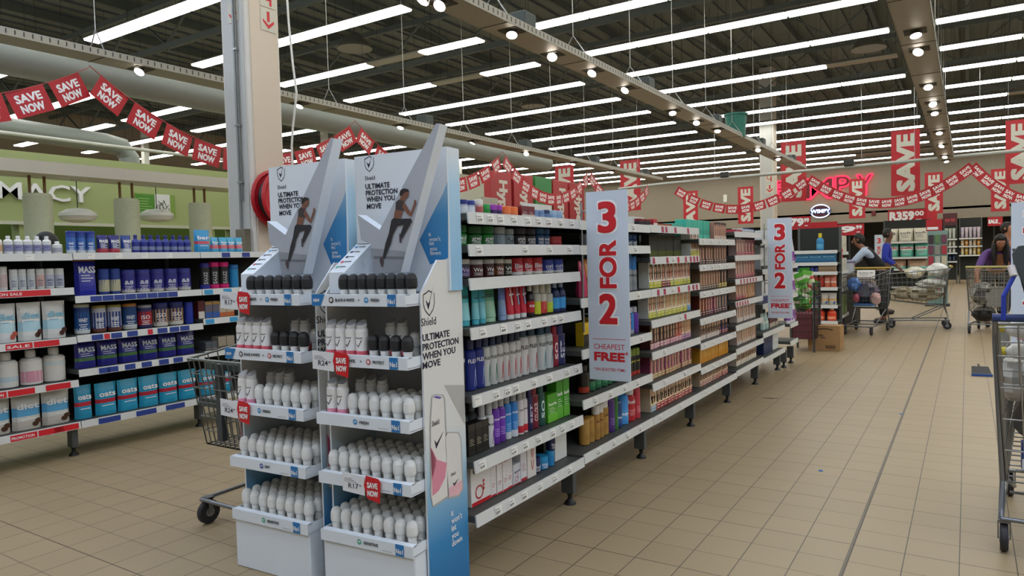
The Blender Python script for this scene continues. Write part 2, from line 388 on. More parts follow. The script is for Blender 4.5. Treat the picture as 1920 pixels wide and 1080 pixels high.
# ---------------------------------------------------------------- cable trays with downlights
traym = M('9b978c', .5, .35, .08, 30); perf = M('3c3c38', .7)
def tray(x0, x1, y0, y1, z, label, spots, plab):
    t = thing('cable_tray', label, 'cable tray', ((x0 + x1) / 2, y0, z), 0, 'suspended cable trays')
    w_ = (x1 - x0) / 2; L = y1 - y0
    b = MB(); b.box(-w_, 0, 0, w_, L, .004, traym)
    for s in (-1, 1):
        b.box(s * w_ - .003, 0, 0, s * w_ + .003, L, .075, traym)
        yy = .08
        while yy < min(L, 16): b.box(s * w_ - .0045, yy, .02, s * w_ + .0045, yy + .012, .062, perf); yy += .075
    yy = 1.2
    while yy < L: b.box(-w_ - .004, yy - .006, -.003, w_ + .004, yy + .006, 0, perf); yy += 1.6
    obj('tray_channel', b, t)
    for k in range(int(L / 1.6)):
        yy = 1.2 + k * 1.6
        h = MB(); h.tube([(-w_, yy, .07), (0, yy, .3), (w_, yy, .07)], .008, STEEL, 4); h.tube([(0, yy, .3), (0, yy, 6.1 - z)], .005, M('b6b6b0', .5, .4), 4)
        obj('hanger', h, t)
        if k % 2 == 0:
            obj('ballast', MB().box(-.1, yy + .4, .08, .1, yy + .62, .24, M('3a4240', .6), .01), t)
    for i, y in enumerate(spots):
        s = thing('downlight', f'{plab} spotlight, {ORD[i + 1]} along the tray', 'spotlight', ((x0 + x1) / 2 + (0 if plab[0] == 'r' else rng.uniform(-.05, .05)), y, z), 0, 'spotlights set in the cable trays')
        obj('cutout_frame', MB().box(-.1, -.1, -.006, .1, .1, -.002, perf), s)
        hd = obj('lamp_head', MB().lathe([(.045, -.05), (.056, -.052), (.054, -.04), (.045, -.008), (.03, -.007)], M('6a6862', .5, .3), 16, cap=False), s, (0, 0, 0), (rng.uniform(-.75, -.3), rng.uniform(-.3, .45), 0))
        obj('lamp_lens', MB().lathe([(.052, -.0525), (.035, -.057), (0, -.059)], EM('fff2e2', SPOT_W), 16, cap=False), hd)
T0, T1, T2 = (-7.75, -7.45), (-3.87, -3.56), (-.6, -.28)
Xs = lambda px, py, X: at(px, py, (X, 0, 0), (1, 0, 0)).y
tray(*T0, -2., 19.9, 3.5, 'pale perforated cable tray over the supplement aisle', [Xs(p, q, -7.6) for p, q in ((265, 137), (563, 197), (752, 238), (888, 266), (988, 287), (1075, 306), (1147, 321))], 'round')
tray(*T1, -2., 20.1, 3.5, 'perforated cable tray over the main shelving', [Xs(p, q, -3.72) for p, q in ((805, 18), (832, 30), (952, 82), (1040, 122), (1108, 153), (1175, 184), (1265, 223), (1307, 241), (1340, 252), (1418, 289), (1455, 306))], 'white')
tray(*T2, -2., 21., 3.5, 'broad cable tray nearest the checkout side', [min(20.8, Xs(p, q, -.44)) for p, q in ((1716, 47), (1724, 88), (1740, 128), (1748, 157), (1752, 182), (1761, 202), (1767, 221), (1772, 237), (1774, 248))], 'recessed')
for o in [o for o in bpy.data.objects if o.get('label') == 'broad cable tray nearest the checkout side']: o['label'] = 'broad cable tray over the open checkout aisle'
mb = MB(); mb.tube([(-9.5, 21.4, 3.5), (-7.6, 20.9, 3.5), (-2.5, 20.5, 3.5), (1., 20.1, 3.5), (4, 19.8, 3.5)], .045, M('a9aca8', .4, .4), 8)
t = thing('cable_conduit', 'grey conduit crossing the hall beneath the far lights', 'conduit', (0, 0, 0)); obj('conduit_pipe', mb, t)
for x, y in ((-6.2, 20.8), (-4.9, 20.7), (-2.3, 20.5), (-1.1, 20.35), (.25, 20.2)):
    obj('hanger', MB().tube([(x, y, 3.5), (x, y, 6.1)], .008, STEEL, 4), t)
for x, y in ((-5.9, 20.77), (-2.6, 20.5)): obj('camera_head', MB().box(x - .12, y - .1, 3.52, x + .12, y + .1, 3.68, DARK, .02), t, label='dark camera housing')
# ducts
def pl(px, py, X): return at(px, py, (X, 0, 0), (1, 0, 0))
b_, t_ = pl(418, 207, -9.2), pl(418, 152, -9.2)
rz_ = (t_.z - b_.z) / 2; zc = (t_.z + b_.z) / 2
dm = M('8d928c', .5, .3, .06, 5)
mb = MB(); n = 20; rows = []
for y in (-4, 3, 10, 16.5):
    rows.append([(-9.4 + rz_ * math.cos(2 * math.pi * k / n), y, zc + rz_ * math.sin(2 * math.pi * k / n)) for k in range(n)])
for a, b in zip(rows, rows[1:]): mb.add(a + b, [(k, (k + 1) % n, n + (k + 1) % n, n + k) for k in range(n)], dm, True)
mb.add(rows[-1], [tuple(range(n))], dm)
for y in (0.5, 2, 3.5, 5, 6.5, 8, 9.5, 11, 12.5): mb.lathe([(rz_ + .012, y - .02), (rz_ + .012, y + .02)], dm, n) if 0 else None
t = thing('air_duct', 'large round grey air duct under the roof', 'duct', (0, 0, 0)); obj('duct_pipe', mb, t)
a, b = pl(0, 238, -15), pl(196, 268, -15)
mb = MB(); mb.tube([a + Vector((0, -3, 0)), a, b, b + Vector((0, .35, -.05)), b + Vector((0, .5, -.25)), b + Vector((0, .52, -1.2))], .2, dm, 14)
t = thing('air_duct', 'slimmer grey duct bending down behind the pharmacy wall', 'duct', (0, 0, 0)); obj('duct_pipe', mb, t)
a, b = pl(0, 248, -13), pl(420, 300, -13)
tag(obj('ceiling_pipe', MB().tube([a + Vector((0, -2, 0)), a, b, b + (b - a) * .6], .035, M('c6c6bc', .5), 6)), 'thin pale pipe running over the pharmacy wall', 'pipe')
for px, y0, lb in ((271, 14, 'slim pale post standing past the drooping red flags'), (608, 17, 'slim pale post glimpsed past the pillar')):
    p = at(px, 260, (0, y0, 0), (0, 1, 0)); tag(obj('roof_post', MB().box(p.x - .09, y0 - .09, 0, p.x + .09, y0 + .09, 6.05, M('bfc0b6', .5))), lb, 'post')
p = at(857, 250, (0, 24, 0), (0, 1, 0)); tag(obj('roof_post', MB().box(p.x - .12, 23.9, 0, p.x + .12, 24.1, 6.05, M('c6c6bc', .5))), 'slim pale post rising behind the display header', 'post')
for px, py in ((665, 92), (1628, 92), (1000, 200)):
    p = at(px, py, (0, 0, 6.4), (0, 0, 1)); lb = {665: 'round dark ceiling speaker above the pillar', 1628: 'round ceiling speaker beside the broad cable tray', 1000: 'round ceiling speaker above the main shelving'}[px]
    t = thing('ceiling_speaker', lb, 'speaker', p); obj('speaker_bell', MB().lathe([(.42, 0), (.4, .05), (.2, .3), (.08, .35)], M('77756c', .6), 20), t)
    obj('speaker_grille', MB().lathe([(0, -.01), (.4, .0)], M('8d8a80', .6), 20, cap=False), t); obj('stem', MB().tube([(0, 0, .35), (0, 0, 1.)], .02, tm, 5), t)
p = at(1378, 244, (-3.72, 0, 0), (1, 0, 0))
t = thing('green_bucket', 'dark green bucket standing on the cable tray', 'bucket', (-3.7, p.y, 3.51)); obj('bucket_body', MB().lathe([(.16, 0), (.2, .42), (.22, .42), (.22, .45), (.19, .45), (.17, .02), (0, .02)], M('1f6a5c', .5), 18), t)
obj('handle', MB().tube([(-.21, 0, .42), (-.15, .1, .3), (0, .16, .25), (.15, .1, .3), (.21, 0, .42)], .008, STEEL, 5), t)
# ---------------------------------------------------------------- goods: each builder returns [(part name, mesh)], facing +x, base at z = 0
_P = {}
def cached(fn):
    def g(*a, **k):
        key = (fn.__name__, a, tuple(sorted(k.items())))
        if key not in _P: _P[key] = fn(*a, **k)
        return _P[key]
    return g
def mat(c, rough=.38): return c if not isinstance(c, str) else M(c, rough, 0, .05, 30)
@cached
def jar(w, h, body, lid, lf=.33, txt='', tc='f0f0f0', label='', neck=.98, base='', vert=False):
    r = w * .48; hb = h * (1 - lf); b = MB(); bm = mat(body)
    pr = [(r * .86, 0, mat(base) if base else None), (r * .97, h * .03)]
    if base: pr += [(r, hb * .22, bm)]
    pr += [(r, hb * .85), (r * neck, hb)]
    b.lathe(pr, bm, 16)
    if label: b.patchcyl(r, hb * .16, hb * .82, r * 2.4, mat(label), -.3)
    if txt:
        b.textcyl(txt, r, hb * .45, min(hb * .3, r * .55), mat(tc), r * 1.15, .015, a0=-.3)
        for i in range(3): b.patchcyl(r + .0003, hb * (.34 - .08 * i), hb * (.37 - .08 * i), r * (1.1 - .3 * (i % 2)), mat(tc), -.3, 3)
    c = MB().lathe([(r * .99, hb + .0005), (r * .99, h * .97), (r * .9, h)], mat(lid), 16)
    return [('tub_body', b.mesh('tub_body')), ('lid', c.mesh('lid'))]
@cached
def can(w, h, body, cap, cf=.22, txt='', tc='1a1a22', band='', btop=.3, vert=False, dome=True, cr=.7, foot='', mark='', sub=''):
    r = w * .48; hb = h * (1 - cf); b = MB(); bm = mat(body, .3)
    pr = [(r * .93, 0, mat(foot) if foot else None), (r, h * .015)]
    if foot: pr.append((r, h * .16, bm))
    pr.append((r, hb * (.9 if dome else .97)))
    if dome: pr += [(r * .97, hb * .94), (r * .82, hb * .985), (r * .55, hb)]
    else: pr.append((r * .95, hb))
    b.lathe(pr, bm, 14)
    if band: b.patchcyl(r, h * .04, hb * btop, r * 3.2, mat(band), -.2, 8)
    if txt:
        if vert: b.textcyl(txt, r, hb * .5, r * .75, mat(tc), hb * .55, .02, True, a0=-.3)
        else: b.textcyl(txt, r, hb * .68, r * .5, mat(tc), r * 1.4, .02, a0=-.3)
    if sub:
        for i in range(4): b.patchcyl(r, hb * (.42 - i * .06), hb * (.425 - i * .06) + .0018, r * (1.2 - .2 * (i % 2)), mat(sub), -.3)
    if mark:
        for s in (-1, 1):
            pts = [(s * r * (.15 + .45 * t * t), hb * (.55 - .45 * t)) for t in (0, .25, .5, .75, 1)] if s > 0 else [(r * (.05 - .2 * t), hb * (.5 - .4 * t)) for t in (0, .5, 1)]
            b.tube([(r * math.cos(a / r) + .0005, r * math.sin(a / r), z) for a, z in pts], .0012, mat(mark), 4)
    c = MB().lathe([(r * cr, hb + .0004), (r * cr, h - r * .12), (r * cr * .85, h)], mat(cap), 14)
    return [('can_body', b.mesh('can_body')), ('cap', c.mesh('cap'))]
@cached
def tube(w, h, body, cap, cf=.14, txt='', tc='1c5a60', strip='', capcol2='', low=''):
    b = MB(); hc = h * cf; n = 14; rows = []; bm = mat(body)
    for t in (0, .12, .5, .85, .97, 1):
        a = w * (.40 + .1 * t); d = w * .33 * (1 - t) + .002; rows.append([(d * math.cos(2 * math.pi * k / n), a * math.sin(2 * math.pi * k / n), hc + (h - hc) * t) for k in range(n)])
    for i, (p, q) in enumerate(zip(rows, rows[1:])): b.add(p + q, [(k, (k + 1) % n, n + (k + 1) % n, n + k) for k in range(n)], mat(low) if low and i < 2 else bm, True)
    b.add(rows[-1], [tuple(range(n))], bm); b.add(rows[0], [tuple(range(n))[::-1]], bm)
    zt = hc + (h - hc) * .62
    xs = lambda z: w * .33 * (1 - (z - hc) / (h - hc)) + .0045
    tl = Vector((-(w * .33) / (h - hc), 0, 1)).normalized()
    if txt: b.text(txt, (xs(zt), 0, zt), Y_, tl, w * .16, mat(tc), 'C', w * .6, .02)
    if strip:
        z0, z1 = hc + (h - hc) * .3, hc + (h - hc) * .85
        b.poly([(xs(z0), -w * .1, z0), (xs(z0), w * .1, z0), (xs(z1), w * .05, z1), (xs(z1), -w * .12, z1)], mat(strip))
    c = MB().lathe([(w * .36, 0), (w * .38, hc * .1), (w * .38, hc * .9), (w * .35, hc - .0005)], mat(cap), 14, 0, 0, .85)
    return [('tube_body', b.mesh('tube_body')), ('cap', c.mesh('cap'))]
@cached
def box(w, h, d, col, top='', band='', bf=.2, txt='', tc='c02028', side='', spots='', z0=.6, txt2='', bars='', th=.1, vert=False):
    b = MB(); b.box(-d / 2, -w / 2, 0, d / 2, w / 2, h, mat(col, .45), min(.0015, w * .05)); x = d / 2 + .0008
    q = lambda y0, z0_, y1, z1, m: b.poly([(x, y0, z0_), (x, y1, z0_), (x, y1, z1), (x, y0, z1)], m)
    if band: q(-w * .49, h * .01, w * .49, h * bf, mat(band))
    if top: q(-w * .49, h * .8, w * .49, h * .99, mat(top))
    x += .0006
    if txt:
        if vert: b.text(txt, (x, w * .2, h * .2), Z_, -Y_, w * .4, mat(tc), 'L', h * .6, .02)
        else: b.text(txt, (x, 0, h * z0), Y_, Z_, h * th, mat(tc), 'C', w * .8, .02)
    if txt2: b.text(txt2, (x, 0, h * .08), Y_, Z_, h * .06, mat('f0f0f0'), 'C', w * .7, .02)
    if bars:
        for i in range(4): q(-w * .35, h * (.5 - .06 * i), w * (.1 + .2 * (i % 2)), h * (.515 - .06 * i), mat(bars))
    if spots:
        b.ring((x, -w * .1, h * .3), Y_, Z_, min(w, h) * .16, min(w, h) * .05, mat(spots), 14)
        for i in range(3): b.ell((x, w * .12, h * (.52 - .09 * i)), Y_, Z_, min(w, h) * .05, min(w, h) * .05, mat(spots), 8)
    return [('carton', b.mesh('carton'))]
@cached
def dye(w, h, d, bg, hair, skin, strip, style=0, edge='', cap2=''):
    # printed carton: a portrait above a coloured strip
    b = MB(); b.box(-d / 2, -w / 2, 0, d / 2, w / 2, h, mat(edge or bg, .4), .0012); x = d / 2 + .0007
    q = lambda y0, z0_, y1, z1, m: b.poly([(x, y0, z0_), (x, y1, z0_), (x, y1, z1), (x, y0, z1)], m)
    bg = ''.join('%02x' % min(255, int(int(bg[i:i + 2], 16) * 1.12 + 8)) for i in (0, 2, 4)); q(-w * .48, h * .01, w * .48, h * .99, mat(bg)); x += .0006
    sk, hm = mat(skin), mat(hair)
    if style == 0:
        b.ell((x, -w * .02, h * .6), Y_, Z_, w * .4, h * .34, hm, 10); q(-w * .42, h * .3, -w * .12, h * .6, hm); q(w * .1, h * .32, w * .4, h * .6, hm); x += .0006
        b.ell((x, 0, h * .66), Y_, Z_, w * .24, h * .17, sk, 10); q(-w * .1, h * .32, w * .1, h * .56, sk); x += .0004
        b.ell((x, 0, h * .6), Y_, Z_, w * .07, h * .015, mat('a04848'), 6)
        for s in (-1, 1): b.ell((x, s * w * .09, h * .685), Y_, Z_, w * .035, h * .012, mat('2c1c18'), 6)
    elif style == 1:
        b.poly([(x, y * w, z * h) for y, z in ((-.2, .98), (.25, .98), (.42, .6), (.36, .28), (.05, .42), (-.3, .3), (-.42, .55))], hm); x += .0006
        b.ell((x, -w * .06, h * .7), Y_, Z_, w * .22, h * .16, sk, 9); q(-w * .2, h * .3, w * .08, h * .6, sk); x += .0004
        b.ell((x, -w * .06, h * .645), Y_, Z_, w * .06, h * .012, mat('9a4040'), 6)
    else:
        b.poly([(x, y * w, z * h) for y, z in ((-.05, .97), (.3, .85), (.4, .2), (.1, .3), (-.1, .2), (-.25, .5), (-.3, .8))], hm); x += .0006
        b.ell((x, -w * .1, h * .66), Y_, Z_, w * .2, h * .17, sk, 8); q(-w * .25, h * .25, w * .05, h * .52, sk)
    x += .0004
    q(-w * .48, h * .01, w * .48, h * .24, mat(strip)); x += .0005
    q(-w * .35, h * .16, w * .35, h * .19, mat('f0ece0')); q(-w * .3, h * .06, w * .2, h * .085, mat('f0ece0'))
    if cap2: q(-w * .48, h * .88, w * .48, h * .99, mat(cap2))
    return [('carton', b.mesh('carton'))]
@cached
def pouch(w, h, d, col, txt='', tc='f0f0f0', band='', b0=.35, b1=.5, mark='', low='', top=''):
    b = MB(); n, m_ = 8, 9; x_ = lambda i, j, s: s * d / 2 * (1 - abs(2 * i / n - 1) ** 3) ** .5 * max(.06, (1 - (j / (m_ - 1)) ** 2.2)) * (1 if j else .9)
    for s in (1, -1):
        vs = [(x_(i, j, s) + .0005 * s, (i / n - .5) * w * (1 - .04 * math.sin(math.pi * j / (m_ - 1))), h * j / (m_ - 1)) for j in range(m_) for i in range(n + 1)]
        for j in range(m_ - 1):
            z = (j + .5) / (m_ - 1); mm = col
            if band and b0 < z < b1: mm = band
            if low and z < .2: mm = low
            if top and z > .85: mm = top
            for i in range(n):
                a = j * (n + 1) + i; q = (a, a + 1, a + n + 2, a + n + 1)
                b.add([vs[k] for k in q], [(0, 1, 2, 3) if s > 0 else (3, 2, 1, 0)], mat(mm, .25), True)
    def put(t, z, hh, wd, c): b.text(t, (d * .5 * max(.1, 1 - z ** 2.2) + .004, 0, h * z), Y_, Vector((-.25 * z, 0, 1)).normalized(), hh, mat(c), 'C', wd, .025)
    if txt: put(txt, .58, h * .16, w * .74, tc)
    if txt:
        for i in range(4):
            zz = .5 - .07 * i
            if band and b0 - .03 < zz < b1 + .03: continue
            xx = d * .5 * max(.1, 1 - zz ** 2.2) + .0035; b.poly([(xx, -w * .3, h * zz), (xx, w * (.1 + .15 * (i % 2)), h * zz), (xx - .001, w * (.1 + .15 * (i % 2)), h * (zz + .018)), (xx - .001, -w * .3, h * (zz + .018))], mat(tc))
    if mark:
        for z, y in ((.18, .3), (.1, .2)): b.ell((d * .5 + .002, w * y, h * z + .01), Y_, Z_, w * .12, h * .07, mat(mark), 8)
    b2 = MB().box(-.001, -w * .49, h, .001, w * .49, h * 1.03, mat(col, .25))
    return [('pouch_bag', b.mesh('pouch_bag'))]
@cached
def rollon(capcol, capm='white'):
    b = MB(); wh = mat('e2e2de', .35)
    b.lathe([(.019, 0), (.0215, .002), (.0205, .012), (.0165, .03), (.0175, .042), (.019, .046)], wh, 14)
    b.textcyl('Shield', .0185, .022, .0035, INK, .018); b.patchcyl(.0195, .004, .018, .012, M('5a6068', .5), 1.25)
    c = MB().lathe([(.0185, .0465), (.0225, .053), (.0235, .066), (.0225, .08), (.017, .092), (.009, .097), (0, .098)], mat(capcol, .55), 16, cap=False)
    for q in (b, c): q.v = [(x, y, z * 1.18) for x, y, z in q.v]
    return [('bottle_body', b.mesh('bottle_body')), ('cap', c.mesh('cap'))]
@cached
def spray(low, dark):
    b = MB(); r = .0245; wh = mat('e6e6e4', .3)
    b.lathe([(.021, 0, mat('2a2a30') if dark else mat(low)), (r, .003), (r, .022, mat(low)), (r, .05, wh), (r, .125), (r * .9, .134), (r * .8, .137)], wh, 14)
    b.textcyl('Shield', r, .098, .006, INK, .028, .015)
    b.tube([(r + .0006, -.009, .075), (r * .99 + .0005, -.003, .066), (r * .95, .011, .092)], .0016, INK, 4)
    c = MB(); n = 14; rows = []
    for z, k in ((.1375, .8), (.15, .86), (.158, .8)): rows.append([(r * k * math.cos(2 * math.pi * i / n), r * k * math.sin(2 * math.pi * i / n), z + (.012 * math.cos(2 * math.pi * i / n) * -1 if z > .155 else 0)) for i in range(n)])
    for p, q in zip(rows, rows[1:]): c.add(p + q, [(k, (k + 1) % n, n + (k + 1) % n, n + k) for k in range(n)], mat('d8d8d8'), True)
    c.add(rows[-1], [tuple(range(n))], mat('8e9094'))
    return [('can_body', b.mesh('can_body')), ('cap', c.mesh('cap'))]
@cached
def bottle(w, h, body, cap, cf=.2, sh=.3, txt='', tc='f0f0f0', label='', l0=.15, l1=.5, trig=False):
    r = w * .48; hb = h * (1 - cf); b = MB()
    b.lathe([(r * .9, 0), (r, h * .02), (r, hb * (1 - sh)), (r * .8, hb * (1 - sh * .4)), (r * .42, hb * .97), (r * .4, hb)], mat(body), 14)
    if label: b.patchcyl(r, hb * l0, hb * l1, r * 2.6, mat(label), -.25, 7)
    if txt: b.textcyl(txt, r, hb * (l0 + l1) / 2, r * .4, mat(tc), r * 1.3, .02, a0=-.3)
    c = MB().lathe([(r * .48, hb + .0004), (r * .46, h - r * .08), (r * .38, h)], mat(cap), 12)
    return [('bottle_body', b.mesh('bottle_body')), ('cap', c.mesh('cap'))]

PUTS = []
def put(kind, name, parts, loc, rz, desc, cat, place, group, key=None):
    o = obj(name, parts[0][1], None, loc, (0, 0, rz))
    for n_, me in parts[1:]: obj(n_, me, o)
    o['category'] = cat; o['group'] = group; PUTS.append((o, desc, place, key)); return o
def label_all():
    cnt = {}; seq = {}
    for o, d, pl_, key in PUTS: cnt[d, pl_] = cnt.get((d, pl_), 0) + 1
    for o, d, pl_, key in PUTS:
        k = (d, pl_); seq[k] = seq.get(k, 0) + 1
        o['label'] = f'{d} on {pl_}' if cnt[k] == 1 else f'{d}, {ORD[seq[k]]} from near end, {pl_}'
def row(X, z, place, group, specs):
    """specs: (builder, px0, px1, n, h, name, category, desc, args, depth offset): goods standing side by side between two columns of the photo."""
    ys = []
    for fn, p0, p1, n, h, name, cat, desc, kw, *rest in specs:
        xc = X - (rest[0] if rest else 0.); ys.append((ypx(p0, z + h * .3, xc), ypx(p1, z + h * .3, xc)))
    lo, hi = min(a for a, b in ys), max(b for a, b in ys)
    mid = (lo + hi) / 2; bs = [b for b in (YB if X > -3 else YS)]
    ya = max([b for b in bs if b <= mid], default=lo - 1) + .012; yb = min([b for b in bs if b > mid], default=hi + 1) - .012
    if X < -3 and ya < bs[0] + .05: ya = min(ya, lo)
    fit = lambda y: max(lo, ya) + (y - lo) * (min(hi, yb) - max(lo, ya)) / (hi - lo)
    for (fn, p0, p1, n, h, name, cat, desc, kw, *rest), (y0, y1) in zip(specs, ys):
        dx = rest[0] if rest else 0.; xc = X - dx
        y0, y1 = fit(y0), fit(y1); wd = (y1 - y0) / n
        wq = round(wd * (.985 if fn is dye else .965), 4)
        deep = kw.get('d', wq) if fn in (box, dye, pouch) else wq
        parts = fn(wq, h, **kw)
        for i in range(n):
            jit = rng.uniform(-.004, .004)
            put(fn.__name__, name, parts, (xc - deep / 2 + jit, y0 + wd * (i + .5), z + .0012), rng.uniform(-.03, .03) if fn not in (box, dye) else 0., desc, cat, place, group)

# ---------------------------------------------------------------- shelving bays
shelfm = M('4d4f4c', .55, .3, .08, 20); backm = M('232623', .7); frame_m = M('5b5e5c', .5, .3)
ticket = M('e6e4de', .5)
def bay(label, xf, y0, y1, levels, depth, top, rails=None, tickets=None, group=None, legs=True, fac=.045, spine=True, name='shelving_bay'):
    t = thing(name, label, 'shelving', (xf - depth / 2, (y0 + y1) / 2, 0), 0, group)
    ox, oy = -(xf - depth / 2), -(y0 + y1) / 2
    for i, (z, inset) in enumerate(levels):
        b = MB(); b.M = Matrix.Translation((ox, oy, 0))
        b.box(xf - depth + .02, y0 + .004, z - .03, xf - inset - .004, y1 - .004, z - .001, shelfm, .002)
        s = obj('shelf', b, t)
        r = MB(); r.M = Matrix.Translation((ox, oy, 0)); xi = xf - inset
        r.prism([(xi - .003, y0 + .003, z - .044), (xi + .004, y0 + .003, z - .046), (xi, y0 + .003, z + .004), (xi - .007, y0 + .003, z + .004)], (0, y1 - y0 - .006, 0), rails[i] if rails and rails[i] else RAIL)
        if tickets and i in tickets:
            for f, txt, kind in tickets[i]:
                ya = y0 + (y1 - y0) * f; x = xi + .0055; wt = .05
                if kind == 'p':
                    r.add([(x, ya, z - .04), (x, ya + wt, z - .04), (x - .003, ya + wt, z - .002), (x - .003, ya, z - .002)], [(0, 1, 2, 3)], ticket)
                    r.text(txt, (x + .0005, ya + .004, z - .034), Y_, Z_, .012, INK, 'L', .032, .015)
                    r.box(x - .003, ya + .004, z - .014, x + .0003, ya + .03, z - .012, M('8a8a86'))
                else:
                    wt = .16 if kind == 'l' else (.04 if kind in 'ms' else .08)
                    c = {'r': REDINK, 'm': M('a83050', .5), 's': M('c82034', .5), 'b': M('223a86', .5), 'c': M('2f8fc0', .5), 'l': REDINK}[kind]
                    r.add([(x, ya, z - .042), (x, ya + wt, z - .042), (x - .003, ya + wt, z - .003), (x - .003, ya, z - .003)], [(0, 1, 2, 3)], c)
                    if txt: r.text(txt, (x + .0008, ya + .006, z - .032), Y_, Z_, .018, WINK, 'L', wt * .85, .015)
        obj('price_rail', r, s)
    b = MB(); b.M = Matrix.Translation((ox, oy, 0)); b.box(xf - depth, y0 + .002, .12, xf - depth + .018, y1 - .002, top, backm)
    obj('spine_panel', b, t)
    for yy in ((y0 + .019, y1 - .019) if legs == 2 else (y1 - .019,)):
        b = MB(); b.M = Matrix.Translation((ox, oy, 0)); b.box(xf - depth - .02, yy - .018, .1, xf - depth + .03, yy + .018, top + .01, frame_m)
        obj('upright', b, t)
    if legs:
        for yy in ((y0 + .021, y1 - .021) if legs == 2 else (y1 - .021,)):
            b = MB(); b.M = Matrix.Translation((ox, oy, 0)); b.box(xf - .12, yy - .02, .062, xf - .05, yy + .02, .2, M('565a5a', .5, .4)); 
            b.lathe([(.02, .062), (.012, .045), (.012, .03), (.03, .012), (.034, 0)][::-1], BLK, 12, xf - .08, yy); b.lathe([(.01, .03), (.01, .07)], STEEL, 8, xf - .08, yy)
            obj('foot', b, t, label='dark levelling foot')
    return t
# ---------------------------------------------------------------- main shelving run (hair and body care)
XF = -1.717
YB = [2.357, 3.349, 4.341, 5.333, 6.325, 7.317, 8.309]
LV = [[1.515, 1.382, 1.242, 1.037, .757, .481, .254], [1.512, 1.38, 1.098, .824, .555, .265], [1.515, 1.308, 1.098, .895, .687, .482, .263],
      [1.438, 1.237, 1.03, .821, .63, .442, .263], [1.51, 1.299, 1.089, .89, .677, .468, .275], [1.45, 1.15, .8, .508, .252]]
BN = ['first bay', 'second bay', 'third bay', 'fourth bay', 'fifth bay', 'sixth bay']
def shname(i, n): return 'top shelf' if i == 0 else ('bottom shelf' if i == n - 1 else f'{ORD[i + 1]} shelf')
P_ = lambda f, t: (f, t, 'p')
TK = [
    {0: [P_(.06, '52.99'), P_(.14, '52.99'), P_(.22, '54.99'), P_(.33, '54.99'), P_(.45, '52.99'), P_(.55, '54.99'), P_(.65, '54.99'), P_(.77, '58.99'), P_(.89, '54.99')],
     1: [P_(.05, '174.99'), P_(.42, '74.99'), P_(.65, '77.99'), P_(.86, '79.99')], 3: [P_(.06, '44.99'), P_(.22, '44.99'), P_(.34, '44.99'), P_(.43, '44.99'), P_(.58, '46.99'), P_(.68, '44.99'), P_(.75, '44.99')],
     4: [P_(.01, ''), P_(.15, '52.99'), P_(.24, '42.99'), P_(.31, '62.99'), P_(.47, '42.99'), P_(.62, '42.99'), P_(.8, '52.99'), P_(.91, '52.99')],
     5: [P_(.03, '54.99'), P_(.28, '62.99'), P_(.38, '39.99'), P_(.5, '39.99'), P_(.64, '39.99'), P_(.74, '62.99'), P_(.84, '62.99')],
     6: [P_(.14, '229.99'), P_(.25, '99.99'), P_(.36, '49.99'), P_(.5, '49.99'), P_(.65, '59.99'), P_(.8, '42.99')]},
    {i: [P_(.1 + .2 * k + .03 * i % .1, '44.99') for k in range(4)] for i in range(6)},
    {0: [(.2, '', 'm'), (.27, '', 'm'), (.45, '', 'm'), (.72, '', 'm')], 1: [(.03, '', 'm'), (.28, '', 'm'), (.4, '49.99', 'p'), (.5, '', 's'), (.66, '', 'm'), (.77, '', 'm'), (.85, '', 'm'), (.92, '', 'm')],
     2: [(.1, '', 'm'), (.22, '', 'm'), (.38, '49.99', 'p'), (.5, '', 's'), (.72, '', 'm'), (.82, '', 'm'), (.9, '', 'm')], 3: [(.52, '49.99', 'p'), (.63, '', 'm')], 4: [P_(.2, '64.99'), P_(.6, '64.99')], 5: [P_(.2, '64.99'), P_(.6, '64.99')], 6: [P_(.1, '39.99'), P_(.5, '39.99')]},
    {i: [P_(.08 + .21 * k, '59.99') for k in range(5)] for i in range(7)},
    {2: [(.15 + .11 * k, '', 'm') for k in range(6)], 3: [(.02 + .09 * k, '', 'm') for k in range(5)], 4: [P_(.3, '44.99')]},
    {3: [P_(.3, '44.99')], 4: [P_(.3, '44.99')]}]
BAYS = []
for k in range(6):
    lv = [(z, .0) for z in LV[k]]
    BAYS.append(bay(f'grey metal shelving {BN[k]} of the long hair-care run' + (' beside the deodorant stands' if k == 0 else ''), XF, YB[k], YB[k + 1], lv, .5, 1.5, None, TK[k], 'bays of the hair-care run'))
HG = 'hair-care run'
def S(k, i): return LV[k][i], f'{shname(i, len(LV[k]))}, {BN[k]}', f'goods on the {shname(i, len(LV[k]))} of {BN[k]}'
J, CN, TB, BX, DY, PO, BT = jar, can, tube, box, dye, pouch, bottle
D = dict
XC = -1.79
